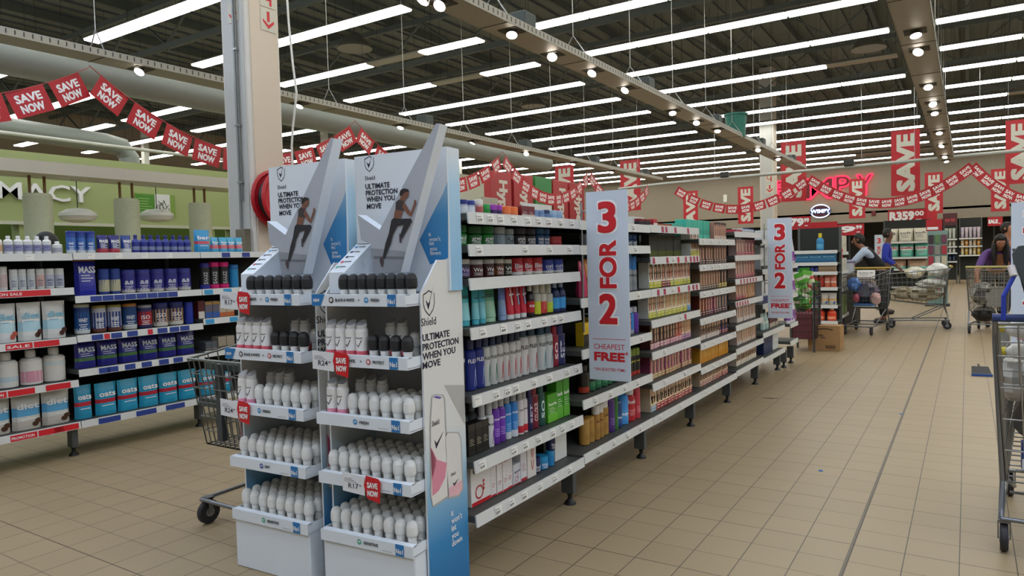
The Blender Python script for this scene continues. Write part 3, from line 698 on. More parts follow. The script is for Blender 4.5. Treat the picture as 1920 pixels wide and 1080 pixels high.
# first bay
row(XC, *S(0, 0), [
    (J, 850, 886, 2, .062, 'cosmetic_jar', 'jar', 'clear jar with dark blue lid', D(body='b9bfc8', lid='20307e', label='d7dbe0')),
    (J, 886, 907, 1, .062, 'cosmetic_jar', 'jar', 'clear jar with blue lid', D(body='aab6c8', lid='23368a', label='d2d8e2')),
    (J, 907, 920, 1, .068, 'cosmetic_jar', 'jar', 'red and white jar with white lid', D(body='cfa8a4', lid='e6e2da', label='b85858')),
    (J, 921, 938, 1, .05, 'cosmetic_jar', 'jar', 'squat bright green jar', D(body='1f8c3e', lid='2aa24a')),
    (J, 939, 967, 2, .052, 'cosmetic_jar', 'jar', 'purple-lidded jar', D(body='3c2260', lid='a23cb0', lf=.45)),
    (J, 968, 1001, 2, .05, 'cosmetic_jar', 'jar', 'orange-lidded jar', D(body='e07a40', lid='f0783a', lf=.5)),
    (BX, 1002, 1032, 2, .058, 'soap_box', 'box', 'small dark red carton', D(d=.06, col='6e1c22', band='c8b8b0', bf=.3, txt='', bars='d8c8c0')),
    (J, 1033, 1057, 2, .045, 'cosmetic_jar', 'tin', 'pale blue low tin', D(body='7f9cc0', lid='6f8db6', lf=.5)),
    (J, 1058, 1070, 1, .05, 'cosmetic_jar', 'tin', 'blue tin with dark lid', D(body='6a88b4', lid='2a3c5e', lf=.4)),
    (J, 1071, 1098, 2, .05, 'cosmetic_jar', 'tin', 'sky blue low tin', D(body='8fb0d0', lid='a4bcd4', lf=.4))])
row(XC, *S(0, 1), [
    (J, 857, 897, 1, .088, 'hair_gel_tub', 'tub', 'wide green hair gel tub', D(body='1d7a34', lid='156a2a', lf=.36, txt='gel', neck=.85, label='2c8a44')),
    (J, 897, 930, 1, .086, 'hair_gel_tub', 'tub', 'green hair gel tub', D(body='1a6e30', lid='125c24', lf=.38, txt='gel', neck=.8)),
    (J, 930, 957, 1, .088, 'hair_gel_tub', 'tub', 'green hair gel tub', D(body='22883a', lid='1a7a30', lf=.38, txt='gel', neck=.8)),
    (J, 958, 982, 1, .086, 'hair_gel_tub', 'tub', 'clear grey hair gel tub', D(body='9aa8b0', lid='b4bcc0', lf=.36, neck=.8, label='8496a0')),
    (J, 982, 1001, 1, .08, 'hair_gel_tub', 'tub', 'clear grey hair gel tub', D(body='96a4a8', lid='a8b0b0', lf=.32, txt='Q', tc='38424a', neck=.8)),
    (J, 1003, 1050, 2, .086, 'hair_gel_tub', 'tub', 'black hair gel tub', D(body='1e2026', lid='26262c', lf=.35, txt='style', neck=.8)),
    (J, 1050, 1080, 2, .086, 'hair_gel_tub', 'tub', 'dark blue hair gel tub', D(body='1c4a78', lid='1e5a8c', lf=.3, txt='wet', neck=.8)),
    (J, 1082, 1108, 1, .05, 'hair_gel_tub', 'tub', 'low red tub', D(body='c22e2c', lid='b62826', lf=.5, label='a02020'))])
row(XC, *S(0, 2), [
    (J, 864, 894, 1, .083, 'styling_jar', 'jar', 'dark purple jar with white lid', D(body='2e2834', lid='d8d8d4', lf=.26, txt='Wet', tc='c0b0e0', label='4a3e66')),
    (J, 895, 923, 1, .08, 'styling_jar', 'jar', 'maroon and blue jar with white lid', D(body='48141c', lid='d4d8dc', lf=.28, txt='Wet', label='5a2230')),
    (J, 923, 944, 1, .08, 'styling_jar', 'jar', 'maroon jar with white lid', D(body='40121a', lid='d4d6d8', lf=.26, txt='Wet')),
    (J, 944, 963, 1, .08, 'styling_jar', 'jar', 'brown and orange jar with white lid', D(body='4a2a16', lid='d8d4cc', lf=.26, txt='Wet', label='7a3c18')),
    (J, 963, 982, 1, .078, 'styling_jar', 'jar', 'dark brown jar with white lid', D(body='2a2418', lid='dcd8cc', lf=.26, txt='W')),
    (J, 983, 1045, 3, .083, 'styling_jar', 'jar', 'red jar with white base', D(body='c41424', lid='cc1c2c', lf=.12, txt='Bio', base='e4e0da')),
    (J, 1048, 1088, 2, .072, 'styling_jar', 'jar', 'royal blue jar with white base', D(body='1a38a0', lid='203ea8', lf=.12, txt='curls', base='e0e0e0'))])
row(XC, *S(0, 3), [
    (TB, 871, 897, 1, 0.175, 'gel_tube', 'tube', 'turquoise standing gel tube', D(body='3fb6c4', cap='49aebc', txt='FLEX', low='8cd0d4')),
    (TB, 897, 927, 2, 0.167, 'gel_tube', 'tube', 'slim turquoise gel tube', D(body='37a6b8', cap='4aaebc', txt='FLEX', low='7cc4cc')),
    (TB, 928, 956, 1, 0.167, 'gel_tube', 'tube', 'green standing gel tube', D(body='4f9a78', cap='9cc4a4', txt='FLEX', low='8cbc9c')),
    (TB, 956, 972, 1, 0.167, 'gel_tube', 'tube', 'violet blue gel tube', D(body='5a72b0', cap='8aa0c4', low='7f98bc')),
    (TB, 972, 988, 1, 0.167, 'gel_tube', 'tube', 'wide red gel tube', D(body='c81c34', cap='dcdcda', strip='e6c8b8', txt='gel', tc='f0f0f0')),
    (TB, 988, 1014, 2, 0.164, 'gel_tube', 'tube', 'red gel tube with blue strip', D(body='c8203a', cap='dcdcda', strip='7cb0d8', txt='gel', tc='f0f0f0')),
    (BT, 1015, 1027, 1, 0.154, 'hair_serum_bottle', 'bottle', 'black bottle with red label', D(body='1c1618', cap='d8d4cc', label='b01a22', txt='R28', l1=.6)),
    (CN, 1028, 1041, 1, 0.159, 'hair_serum_bottle', 'bottle', 'clear bottle with yellow label', D(body='b4b4a4', cap='c4c6b8', cf=.3, band='c4cc28', btop=.62, foot='1e1e1e')),
    (CN, 1041, 1055, 1, 0.161, 'hair_serum_bottle', 'bottle', 'clear bottle with red label', D(body='c2beb0', cap='cac8b8', cf=.32, band='c83a34', btop=.6, foot='202020')),
    (CN, 1055, 1068, 1, 0.159, 'hair_serum_bottle', 'bottle', 'tall clear bottle, lime label', D(body='b8bcae', cap='c4c8b8', cf=.35, band='b8d02c', btop=.55, foot='303030')),
    (BT, 1069, 1092, 2, 0.159, 'hair_serum_bottle', 'bottle', 'navy bottle with sky blue label', D(body='1c2c5c', cap='9cb0d0', label='3fa0dc', l1=.6))])
row(XC, *S(0, 4), [
    (CN, 861, 884, 1, 0.22, 'hairspray_can', 'hairspray', 'near-black hairspray can', D(body='14161c', cap='14161c', txt='FLEX', tc='e0e0e0', cf=.14)),
    (CN, 884, 922, 2, 0.226, 'hairspray_can', 'hairspray', 'navy hairspray can with white lettering', D(body='1c2c78', cap='16204e', txt='FLEX', tc='e8e8e8', mark='b8c8e8')),
    (CN, 917, 945, 2, 0.226, 'hairspray_can', 'hairspray', 'silver hairspray can with green swirl', D(body='b8bab6', cap='1d2c50', txt='FLEX', mark='2f7a5c')),
    (CN, 945, 996, 4, 0.226, 'hairspray_can', 'hairspray', 'silver hairspray can with red swirl', D(body='bcb8b4', cap='1c2844', txt='FLEX', mark='c82c38')),
    (CN, 996, 1030, 2, 0.237, 'hairspray_can', 'hairspray', 'taller silver can with red swirl', D(body='c0bebb', cap='1f3c50', txt='FLEX', mark='b83038')),
    (CN, 1032, 1060, 2, 0.231, 'hairspray_can', 'hairspray', 'silver hairspray can with teal swirl', D(body='babebc', cap='20445a', txt='FLEX', mark='1f8a94')),
    (CN, 1061, 1072, 1, 0.209, 'hairspray_can', 'hairspray', 'slim crimson spray can', D(body='8c1c30', cap='a0243a', txt='SO', tc='f0d8d8', vert=True, dome=False)),
    (CN, 1072, 1087, 1, 0.209, 'hairspray_can', 'hairspray', 'slim navy spray can', D(body='262a5c', cap='2a2e64', txt='SET', tc='dcdce8', vert=True, dome=False))])
row(XC, *S(0, 5), [
    (BX, 879, 927, 3, .135, 'perfume_box', 'box', 'tall black carton', D(d=.05, col='151413', txt='', band='2a2620', top='2c2822', bars='c0b498', bf=.12)),
    (BT, 876, 914, 2, 0.208, 'mousse_can', 'mousse can', 'hazy grey mousse can', D(body='7c8284', cap='8c9092', cf=.25), .08),
    (CN, 914, 942, 2, 0.208, 'mousse_can', 'mousse can', 'white mousse can with purple swirl', D(body='d0d0d2', cap='b4b6ba', cf=.3, txt='ka', tc='22222a', mark='8a4ca0')),
    (CN, 942, 971, 2, 0.208, 'mousse_can', 'mousse can', 'purple spray can with grey cap', D(body='6a30a8', cap='a8a8ac', txt='convert', tc='f0e8f8', sub='c8b0e0', foot='5a2890')),
    (CN, 971, 998, 2, 0.213, 'mousse_can', 'mousse can', 'blue spray can with grey cap', D(body='2a7cc4', cap='9a9ca0', txt='convert', tc='e8f0f8', sub='a8d0f0', foot='d0d4d8')),
    (CN, 998, 1020, 2, 0.213, 'mousse_can', 'mousse can', 'white spray can with red square', D(body='d2ccca', cap='a8a6a4', txt='control', tc='5a4848', band='c22434', btop=.25, foot='d8d4d0')),
    (CN, 1020, 1029, 1, 0.213, 'hairspray_can', 'hairspray', 'slim dark navy can', D(body='262450', cap='2c2a58', txt='SET', tc='d0d0e8', vert=True, dome=False)),
    (CN, 1029, 1044, 1, 0.213, 'hairspray_can', 'hairspray', 'slim wine red can', D(body='761a2c', cap='842034', txt='COLOUR', tc='e8d0d0', vert=True, dome=False)),
    (CN, 1044, 1057, 1, 0.213, 'hairspray_can', 'hairspray', 'slim bottle green can', D(body='1c4c44', cap='22584e', txt='SO', tc='d0e8e0', vert=True, dome=False)),
    (BX, 1058, 1079, 1, .145, 'shampoo_box', 'box', 'short bright green carton', D(d=.06, col='4c9c24', txt='herb', tc='f0f8e8', band='6cbc34', bf=.3, bars='d8ecc8')),
    (BX, 1079, 1106, 2, .2, 'shampoo_box', 'box', 'tall bright green carton', D(d=.06, col='3f9420', txt='herb', tc='f0f8e8', band='58ac2c', bf=.3, bars='d8ecc8'))])
row(XC, *S(0, 6), [
    (BX, 884, 932, 1, .185, 'treatment_box', 'box', 'large white carton with red band', D(d=.1, col='dedbd6', band='c01c28', bf=.1, txt='GRO', tc='242428', z0=.76, th=.13, spots='b8343c')),
    (BX, 932, 982, 4, .172, 'treatment_box', 'box', 'white carton with red feet', D(d=.07, col='dcd8d4', band='c0202c', bf=.06, txt='GRO', tc='c83840', z0=.8, th=.07, spots='b8444c')),
    (BX, 983, 1000, 1, .1, 'treatment_box', 'box', 'small grey and white carton', D(d=.05, col='cfcfd4', band='9c2c3c', bf=.08, txt='gel', tc='707088', spots='a04850')),
    (BX, 1000, 1014, 1, .165, 'treatment_box', 'box', 'narrow white carton, red edge', D(d=.055, col='d6d4d6', band='b02c38', bf=.1, bars='9a3a44')),
    (BX, 1014, 1034, 1, .18, 'treatment_box', 'box', 'plain tall cream carton', D(d=.055, col='dcd4cc', txt='cc', tc='d89a8c', vert=True)),
    (J, 1035, 1050, 1, .075, 'hair_food_jar', 'jar', 'lower navy jar', D(body='1c2450', lid='20285a', lf=.3, txt='food')),
    (J, 1050, 1067, 1, .065, 'hair_food_jar', 'jar', 'bright blue jar', D(body='1f86bc', lid='2a94c8', lf=.3, txt='blue')),
    (J, 1067, 1078, 1, .075, 'hair_food_jar', 'jar', 'bright blue jar', D(body='1f7eb4', lid='2a8cc0', lf=.3)),
    (BX, 1078, 1104, 1, .19, 'treatment_box', 'box', 'white carton with green top', D(d=.07, col='d8d8d4', top='3c8c28'), .02)])
y0 = ypx(1042, .33, XC); z = LV[0][6]
put('jar', 'hair_food_jar', jar(.052, .075, body='1c2450', lid='20285a', lf=.3, txt='food'), (XC - .026, y0 - .006, z + .0777), 0, 'upper navy jar stacked on another', 'jar', 'bottom shelf, first bay', 'goods on the bottom shelf of first bay')
b = MB(); b.box(-.002, -.045, 0, .002, .045, .12, M('b01822', .5)); b.text('SAVE', (.003, 0, .05), Y_, Z_, .03, WINK, 'C', .07, .03)
put('card', 'shelf_card', [('shelf_card', b.mesh('shelf_card'))], (XC - .1, ypx(1052, .34, XC - .1), z + .03 - .0288), 0, 'upright red promotion card', 'card', 'bottom shelf, first bay', None)
# second bay
row(XC, *S(1, 0), [
    (J, 1174, 1215, 4, .05, 'hair_food_jar', 'jar', 'black jar with dark red lid', D(body='1c1418', lid='78161e', lf=.3, label='2a2228')),
    (BX, 1216, 1228, 1, .055, 'soap_box', 'box', 'small red and white carton', D(d=.05, col='b82a34', band='e0dcd4', bf=.5)),
    (BX, 1172, 1207, 2, .075, 'shipping_carton', 'box', 'white carton with lime end', D(d=.08, col='d8d8d0', top='d8d8d0', band='c8cc3c', bf=.2), .12)])
row(XC, *S(1, 1), [(J, 1100, 1170, 6, .07, 'hair_gel_tub', 'tub', 'grey gel tub behind the sign', D(body='6a7078', lid='8a9096', lf=.35)), (J, 1173, 1198, 2, .075, 'hair_gel_tub', 'tub', 'near-black gel tub', D(body='1e2430', lid='1a2438', lf=.35, txt='gel', neck=.8)),
    (J, 1198, 1217, 2, .078, 'hair_gel_tub', 'tub', 'deep blue gel tub', D(body='1c4474', lid='1a4c88', lf=.4, txt='gel', neck=.8))])
row(XC, *S(1, 2), [
    (PO, 1093, 1106, 1, .2, 'refill_pouch', 'pouch', 'hot pink pouch behind the hanging sign', D(d=.06, col='c8406c')), (PO, 1106, 1150, 4, .21, 'refill_pouch', 'pouch', 'orange pouch behind the hanging sign', D(d=.06, col='cc7c2c', band='a0501c')),
    (CN, 1174, 1195, 2, .235, 'body_spray', 'spray can', 'tall red can with grey lower half', D(body='8e9294', cap='c83436', cf=.42, dome=False, cr=.97, txt='for men', tc='2c3034', sub='6a6e72')),
    (CN, 1195, 1205, 1, .235, 'body_spray', 'spray can', 'tall blue can with grey lower half', D(body='8a9094', cap='1f68a8', cf=.42, dome=False, cr=.97, txt='for men', tc='2c3034', sub='6a6e72')),
    (CN, 1205, 1217, 1, .22, 'body_spray', 'spray can', 'blue can with white nozzle', D(body='858b90', cap='2470b4', cf=.4, dome=False, cr=.95, txt='for men', tc='2c3034', sub='6a6e72'))])
row(XC, *S(1, 3), [
    (BX, 1112, 1168, 5, .15, 'hair_colour_box', 'box', 'ochre carton behind the sign', D(d=.05, col='a8862c', band='3a2c18', bf=.4)), (BX, 1094, 1112, 2, .13, 'hair_colour_box', 'box', 'yellow carton with dark flash', D(d=.05, col='d4b01c', band='241c18', bf=.5, top='dcbc2c'), .0),
    (CN, 1172, 1184, 1, .17, 'body_spray', 'spray can', 'purple and silver spray can', D(body='74409c', cap='c8c8cc', txt='mist', tc='f0f0f0', btop=.3, band='a0a4a8')),
    (CN, 1184, 1202, 2, .17, 'body_spray', 'spray can', 'orange-red spray can', D(body='c8482c', cap='c4c4c4', txt='mist', tc='f0e0d8', sub='f0c0a8', foot='9a9ca0')),
    (CN, 1202, 1209, 1, .17, 'body_spray', 'spray can', 'slim blue spray can', D(body='2f84c4', cap='c0c8d0', foot='9aa0a8')),
    (CN, 1209, 1219, 1, .17, 'body_spray', 'spray can', 'violet spray can', D(body='5a3494', cap='b8b8c4', foot='4a2c80'))])
row(XC, *S(1, 4), [
    (CN, 1098, 1112, 1, .16, 'hair_oil_bottle', 'bottle', 'black bottle with red crest', D(body='1c1614', cap='2a2020', band='b03c28', btop=.3)),
    (CN, 1112, 1174, 5, .16, 'hair_oil_bottle', 'bottle', 'black bottle with green label', D(body='161c18', cap='1c2620', band='1f6a44', btop=.45, sub='5ca878')),
    (CN, 1174, 1219, 6, .17, 'hair_oil_bottle', 'bottle', 'black bottle with lime cap', D(body='141612', cap='7c8c34', cf=.26, cr=.92, dome=False, foot='a83028', txt='oil', tc='c8b840'))])
row(XC, *S(1, 5), [
    (CN, 1100, 1126, 2, .145, 'hairspray_can', 'hairspray', 'short gold spray can', D(body='a8803c', cap='b88c44', dome=False, cr=.97, cf=.1, sub='7a5820')),
    (CN, 1126, 1146, 2, .2, 'hairspray_can', 'hairspray', 'gold can with white cap', D(body='a47a38', cap='dcd8d0', cf=.26, dome=False, cr=.92, txt='elvive', tc='6a3c18', sub='7a5824')),
    (CN, 1146, 1162, 1, .215, 'hairspray_can', 'hairspray', 'tall gold can with white cap', D(body='a8803c', cap='dedad2', cf=.24, dome=False, cr=.92, sub='7a5824', txt='oil', tc='6a3c18')),
    (CN, 1162, 1174, 1, .205, 'hairspray_can', 'hairspray', 'deep purple spray can', D(body='4c2a74', cap='54307c', cf=.08, dome=False, cr=.96, sub='b090d0')),
    (CN, 1174, 1180, 1, .21, 'hairspray_can', 'hairspray', 'slim green spray can', D(body='3f7a34', cap='4a8a3c', cf=.1, dome=False, cr=.96)),
    (BT, 1180, 1193, 1, .2, 'shampoo_bottle', 'shampoo', 'navy blue shampoo bottle', D(body='1e3c74', cap='22447c', cf=.12, sh=.15, txt='fresh', label='26488a')),
    (BT, 1193, 1209, 1, .21, 'shampoo_bottle', 'shampoo', 'sky blue shampoo bottle', D(body='3f90d4', cap='58a4e0', cf=.1, sh=.1, txt='aqua', label='4a9cdc')),
    (CN, 1209, 1224, 1, .22, 'hairspray_can', 'hairspray', 'red can with white cap', D(body='b8242c', cap='d8d4ce', cf=.24, cr=.8, sub='f0c0b8', txt='hold', tc='f0e8e4')),
    (CN, 1224, 1232, 1, .2, 'hairspray_can', 'hairspray', 'pink-red spray can', D(body='c03a48', cap='c84452', cf=.1, sub='f0c8c4', dome=False, cr=.95))])
# third to fifth bays: hair colour cartons
HB, HBR, HR, HBL, HD = '3a2418', '5c3a22', '8a3420', 'c09a58', '1c1414'
SK = 'd8a888'
def dyes(k, i, lst, h, X=XC):
    row(X, *S(k, i), [(DY, p0, p1, n, h_ or h, 'hair_colour_box', 'hair colour', desc, D(d=.075, bg=bg, hair=hr, skin=SK, strip=st, style=sy, edge=ed, **ex)) for p0, p1, n, h_, desc, bg, hr, st, sy, ed, ex in lst])
row(XC, *S(2, 0), [(BX, 1222, 1280, 3, .03, 'flat_carton', 'box', 'flat amber carton', D(d=.12, col='a8703c', top='a02830'), .04), (BX, 1281, 1312, 2, .04, 'flat_carton', 'box', 'flat turquoise carton', D(d=.12, col='3fb09c'), .04)])
row(XC, *S(2, 1), [(BX, 1217, 1276, 4, .155, 'display_case', 'case', 'dim empty clear display case', D(d=.06, col='3a3e36', band='5a6024', bf=.28, bars='4c524c'), .05)])
dyes(2, 1, [(1276, 1310, 4, 0, 'white carton, brown-haired portrait', 'd8d0c4', '6a3428', 'c8c428', 1, 'd8d8cc', {})], .175)
dyes(2, 2, [(1216, 1246, 3, 0, 'white carton, dark-haired portrait', 'd8cfc0', HB, 'c8c42a', 1, 'd8d8cc', {}), (1246, 1265, 2, 0, 'carton with black and red strip', 'd0c4b8', '7a3020', '8a2824', 1, 'c8c0b4', {}), (1265, 1310, 6, 0, 'carton, auburn-haired portrait', 'd8ccbc', HR, 'c6c428', 1, 'd8d8cc', {})], .175)
dyes(2, 3, [(1216, 1252, 4, 0, 'carton, light brown portrait', 'd8ccb8', '8a5a34', 'c8c62c', 1, 'd8d8cc', {}), (1252, 1304, 6, 0, 'carton, blonde portrait', 'd8ceb8', HBL, 'c8c430', 1, 'd8d8cc', {}), (1304, 1311, 1, 0, 'narrow carton with blue strip', 'd0ccc0', HBL, '3f8cc4', 1, 'd0d0c8', {})], .17)
dyes(2, 4, [(1218, 1257, 5, 0, 'dark carton with pink strip', '3a1c18', HD, 'd8a0a4', 1, '4a2420', {}), (1257, 1278, 3, 0, 'black-haired carton, pink strip', '4a2420', '1a0e0c', 'd08c98', 1, '4a2420', {}), (1278, 1292, 2, 0, 'red-haired carton, pink strip', 'a8402c', '8a2418', 'd89aa4', 1, '8a3024', {}), (1292, 1311, 3, 0, 'cream carton, violet strip', 'd8bca0', 'c08858', 'a86c9c', 1, 'c0a088', {})], .165)
dyes(2, 5, [(1219, 1246, 3, 0, 'pink carton with photo strip', '9a4464', HD, 'c0a06a', 2, '84405a', dict(cap2='3a2024')), (1246, 1282, 5, 0, 'mauve carton with photo strip', 'a04c6c', '2c1a18', 'c09458', 2, '84405a', dict(cap2='44262c')), (1282, 1312, 4, 0, 'rose carton with photo strip', 'a85472', '40201c', 'b88858', 2, '8c4860', dict(cap2='5a2c34'))], .16)
dyes(2, 6, [(1220, 1233, 1, 0, 'cream carton, blonde portrait', 'd8c4a4', 'c8a878', '9ab0c0', 0, 'd0bc9c', {}), (1233, 1282, 6, 0, 'cream carton, long dark hair', 'd8c4a0', HB, 'b03c34', 0, 'd0bc9c', {}), (1282, 1313, 4, 0, 'beige carton, brunette portrait', 'd4bc98', HBR, 'b8584c', 0, 'd0bc9c', {})], .185)
row(XC, *S(3, 0), [(BX, 1285, 1338, 5, .155, 'hair_care_box', 'box', 'turquoise carton', D(d=.09, col='3fb49c', bars='1c3c38', band='58c0ac', bf=.25), .03)])
dyes(3, 0, [(1338, 1378, 6, 0, 'slim carton, black-haired model', 'b88878', HD, 'd8b8a4', 2, 'a87868', dict(cap2='3a3034'))], .15)
dyes(3, 1, [(1311, 1376, 10, 0, 'brown carton, sleek-haired model', '8a6a5c', '2a1a18', '5a4038', 2, '6a5048', dict(cap2='6a5048'))], .165)
dyes(3, 2, [(1312, 1357, 7, 0, 'tan carton, wavy-haired model', 'a08068', '4a3024', '6a5844', 2, '8a7058', {}), (1357, 1376, 3, 0, 'black carton with gold base', '3a2c20', HD, 'b89c3c', 2, '4a3828', {})], .17)
dyes(3, 3, [(1312, 1332, 3, 0, 'red-brown carton, dark foot', '8a4430', '5a1c14', '5c2428', 2, '6a3028', {}), (1332, 1352, 3, 0, 'magenta carton, dark foot', 'a04870', '4a1828', '5c2438', 2, '7a3858', {}), (1352, 1378, 4, 0, 'slate carton, dark foot', '4a5460', '1c1c20', '502430', 2, '3c444c', {})], .17)
dyes(3, 4, [(1313, 1357, 7, 0, 'white-footed carton, oval brunette', '9a8470', HD, 'd8c8c0', 0, 'b0a090', {}), (1357, 1378, 3, 0, 'dark violet portrait carton', '4a3c60', '201838', '8a3848', 0, '4c4060', {})], .155)
row(XC, *S(3, 5), [(BX, 1313, 1378, 11, .165, 'hair_care_box', 'box', 'honey yellow carton', D(d=.075, col='d89c34', top='e0c890', band='d08c20', bf=.3))])
dyes(3, 6, [(1312, 1350, 6, 0, 'cream carton, flowing brown hair', 'd4bc9c', '6a4428', 'c08878', 0, 'c8b090', {}), (1350, 1379, 4, 0, 'fawn carton, tawny hair', 'd0b894', '8a6440', 'b85c50', 0, 'c8b090', {})], .17)
row(XC, *S(4, 0), [(BX, 1380, 1398, 2, .03, 'flat_carton', 'box', 'flat red carton', D(d=.14, col='a83440')), (BX, 1398, 1430, 3, .045, 'flat_carton', 'box', 'flat white carton, blue top', D(d=.1, col='d0d4d8', top='2f74b8', bars='24303c'))])
dyes(4, 1, [(1380, 1402, 3, 0, 'carton with crimson foot', 'b89888', '6a3c34', 'b03848', 2, 'a08478', {}), (1402, 1426, 3, 0, 'dark rose carton, crimson foot', '8a4450', '4a2024', 'b02c40', 2, '8a4450', {})], .15)
dyes(4, 2, [(1379, 1407, 4, 0, 'brunette carton, rose foot', 'c0a090', '4a2820', 'b84c5c', 2, 'a88878', {}), (1407, 1428, 3, 0, 'auburn carton, rose foot', 'c0907c', '7a3424', 'b84858', 2, 'a88070', {})], .16)
dyes(4, 3, [(1381, 1404, 3, 0, 'fair carton, red foot', 'c8a48c', 'a06c48', 'b44450', 2, 'b89480', {}), (1404, 1430, 4, 0, 'golden carton, orange foot', 'c89c6c', '9a6c3c', 'c8843c', 2, 'b88c60', {})], .165)
dyes(4, 4, [(1381, 1432, 9, 0, 'pale carton, long-haired model', 'd0bcac', '5a3c30', 'd8c8c0', 2, 'c0ac9c', {})], .165)
dyes(4, 5, [(1381, 1396, 3, 0, 'carton of a dark-haired model', 'c8b0a0', '4a2c24', 'c8c0b8', 2, 'b8a090', {}), (1396, 1431, 6, 0, 'carton of a chestnut-haired model', 'd0b49c', '7a4c34', 'd0b8a8', 2, 'c0a490', {})], .15)
dyes(4, 6, [(1381, 1432, 9, 0, 'cream carton, tumbling hair', 'd4c4ac', '7a5c40', 'd8ccb8', 0, 'c8b8a0', {})], .155)
# sixth bay (mostly behind the second hanging sign)
row(XC, *S(5, 0), [(BX, 1428, 1445, 2, .1, 'hair_care_box', 'box', 'white hair-care carton', D(d=.07, col='d0d4d6', bars='4a5058'))])
row(XC, *S(5, 1), [(BX, 1426, 1446, 2, .22, 'hair_care_box', 'box', 'white and black carton', D(d=.07, col='ccd0d2', bars='3a4048', band='2a2c30', bf=.15))])
row(XC, *S(5, 2), [(BX, 1428, 1448, 2, .22, 'hair_care_box', 'box', 'white carton with navy foot', D(d=.07, col='d0d2d6', band='2c3c74', bf=.3, bars='60687a'))])
row(XC, *S(5, 3), [(PO, 1432, 1449, 2, .17, 'wipes_pack', 'pack', 'pale aqua pack', D(d=.06, col='a8c4c0', band='d4dcd4')), (BX, 1449, 1472, 4, .16, 'hair_care_box', 'box', 'dark red carton', D(d=.06, col='4a2024', band='b8a898', bf=.3))])
row(XC, *S(5, 4), [(BX, 1432, 1458, 6, .185, 'hair_care_box', 'box', 'navy carton', D(d=.07, col='1c2c54', bars='4c6ca0')), (BX, 1458, 1473, 2, .17, 'hair_care_box', 'box', 'white carton with grey print', D(d=.07, col='d4d6d4', bars='8a9090'))])
# cards standing on the top shelf
def card(px0, px1, py0, py1, X, col, label, txt='', c='card'):
    a = at(px0, py1, (X, 0, 0), (1, 0, 0)); b2 = at(px1, py0, (X, 0, 0), (1, 0, 0))
    b = MB(); zt = at(px0, py0, (X, 0, 0), (1, 0, 0)).z - 1.517
    b.box(-.004, 0, 0, .004, b2.y - a.y, zt, col)
    if txt: b.text(txt, (.006, (b2.y - a.y) / 2, zt * .3), Y_, Z_, zt * .35, REDINK, 'C', (b2.y - a.y) * .7)
    tag(obj('shelf_card', b, None, (X, a.y, 1.517)), label, c)
card(904, 932, 369, 390, -1.98, M('b5ab94', .7), 'beige board standing behind the jars on the first bay')
card(979, 1033, 380, 392, -1.95, M('dcd8d0', .5), 'pale tray of cartons lying behind the orange jars', '', 'tray')
# ---------------------------------------------------------------- supplement shelving across the aisle
XS_ = -5.3
YS = [1.567, 2.557, 3.547, 4.537]
LS = [[1.437, 1.197, .849, .543, .245], [1.441, 1.135, .856, .61, .245], [1.441, 1.135, .89, .62, .245]]
SN = ['pill', 'middle', 'shaker']
ST = [{0: [P_(.1, ''), P_(.35, ''), P_(.7, '')], 1: [(.52, 'ON SALE', 'l'), (.68, '', 'l'), (.42, '', 's')], 2: [(.35, 'VITAMINS NOW', 'l'), (.55, 'SALE', 'l'), (.72, '', 'l')], 3: [(.38, 'PROMOTION', 'l'), (.55, '', 'l'), (.78, '', 'l')], 4: [(.55, 'PROMOTION', 'l'), (.72, '', 'l'), (.82, '', 'l')]},
      {0: [P_(.1, ''), P_(.3, ''), P_(.5, ''), P_(.7, '')], 1: [(.02 + .085 * k, '', 'b') for k in range(1, 9)], 2: [(.1, '', 'b'), (.19, '', 's'), (.24, '', 'b'), (.36, '', 'b'), (.52, '', 's'), (.6, '', 'b'), (.7, '', 'b'), (.79, '', 'b')], 3: [(.14, '', 'b'), (.2, '', 'b'), (.33, '', 'b'), (.46, '', 'b'), (.6, '', 'b'), (.72, '', 'b')], 4: [(.12, '', 'b'), (.2, '', 'b'), (.4, '', 'b'), (.48, '', 'b'), (.64, '', 'b'), (.72, '', 'b')]},
      {0: [(.2, '', 'b'), (.4, '', 'b')], 1: [(.02, '', 'c'), (.2, '', 'c'), (.4, '', 'c')], 2: [(.02, '', 'c'), (.25, '', 'c'), (.5, '', 'c')], 3: [], 4: []}]
for k in range(3):
    bay('grey shelving of the supplement aisle, ' + ['bay of pill bottles and white jars', 'middle bay of blue packs', 'bay of shaker bottles beyond the trolley'][k], XS_, YS[k], YS[k + 1], [(z, 0.) for z in LS[k]], .48, 1.42, None, ST[k], 'bays of the supplement aisle', 2 if k == 0 else True)
def Q(k, i): return LS[k][i], f'{shname(i, 5)}, {SN[k]} bay', f'goods on the {shname(i, 5)} of the {SN[k]} bay'
XC = -5.38
WB = D(body='d8d8d4', cap='d0d4dc')
row(XC, *Q(0, 0), [
    (BT, -12, 10, 1, .125, 'pill_bottle', 'bottle', 'white tablet bottle, orange print', D(body='dcd8d0', cap='e4e0d8', cf=.15, sh=.16, label='c8a080', l0=.2, l1=.6)),
    (BT, 12, 108, 5, .125, 'pill_bottle', 'bottle', 'white tablet bottle, navy print', D(body='dadad8', cap='e0e0e0', cf=.16, sh=.16, label='8c8cb0', l0=.2, l1=.62, txt='VIT', tc='3a3a7c')),
    (BT, 110, 131, 1, .09, 'pill_bottle', 'bottle', 'short white tablet bottle', D(body='dcdcd8', cap='e2e2e0', cf=.18, sh=.12, label='a8a8b4', l0=.2, l1=.6))])
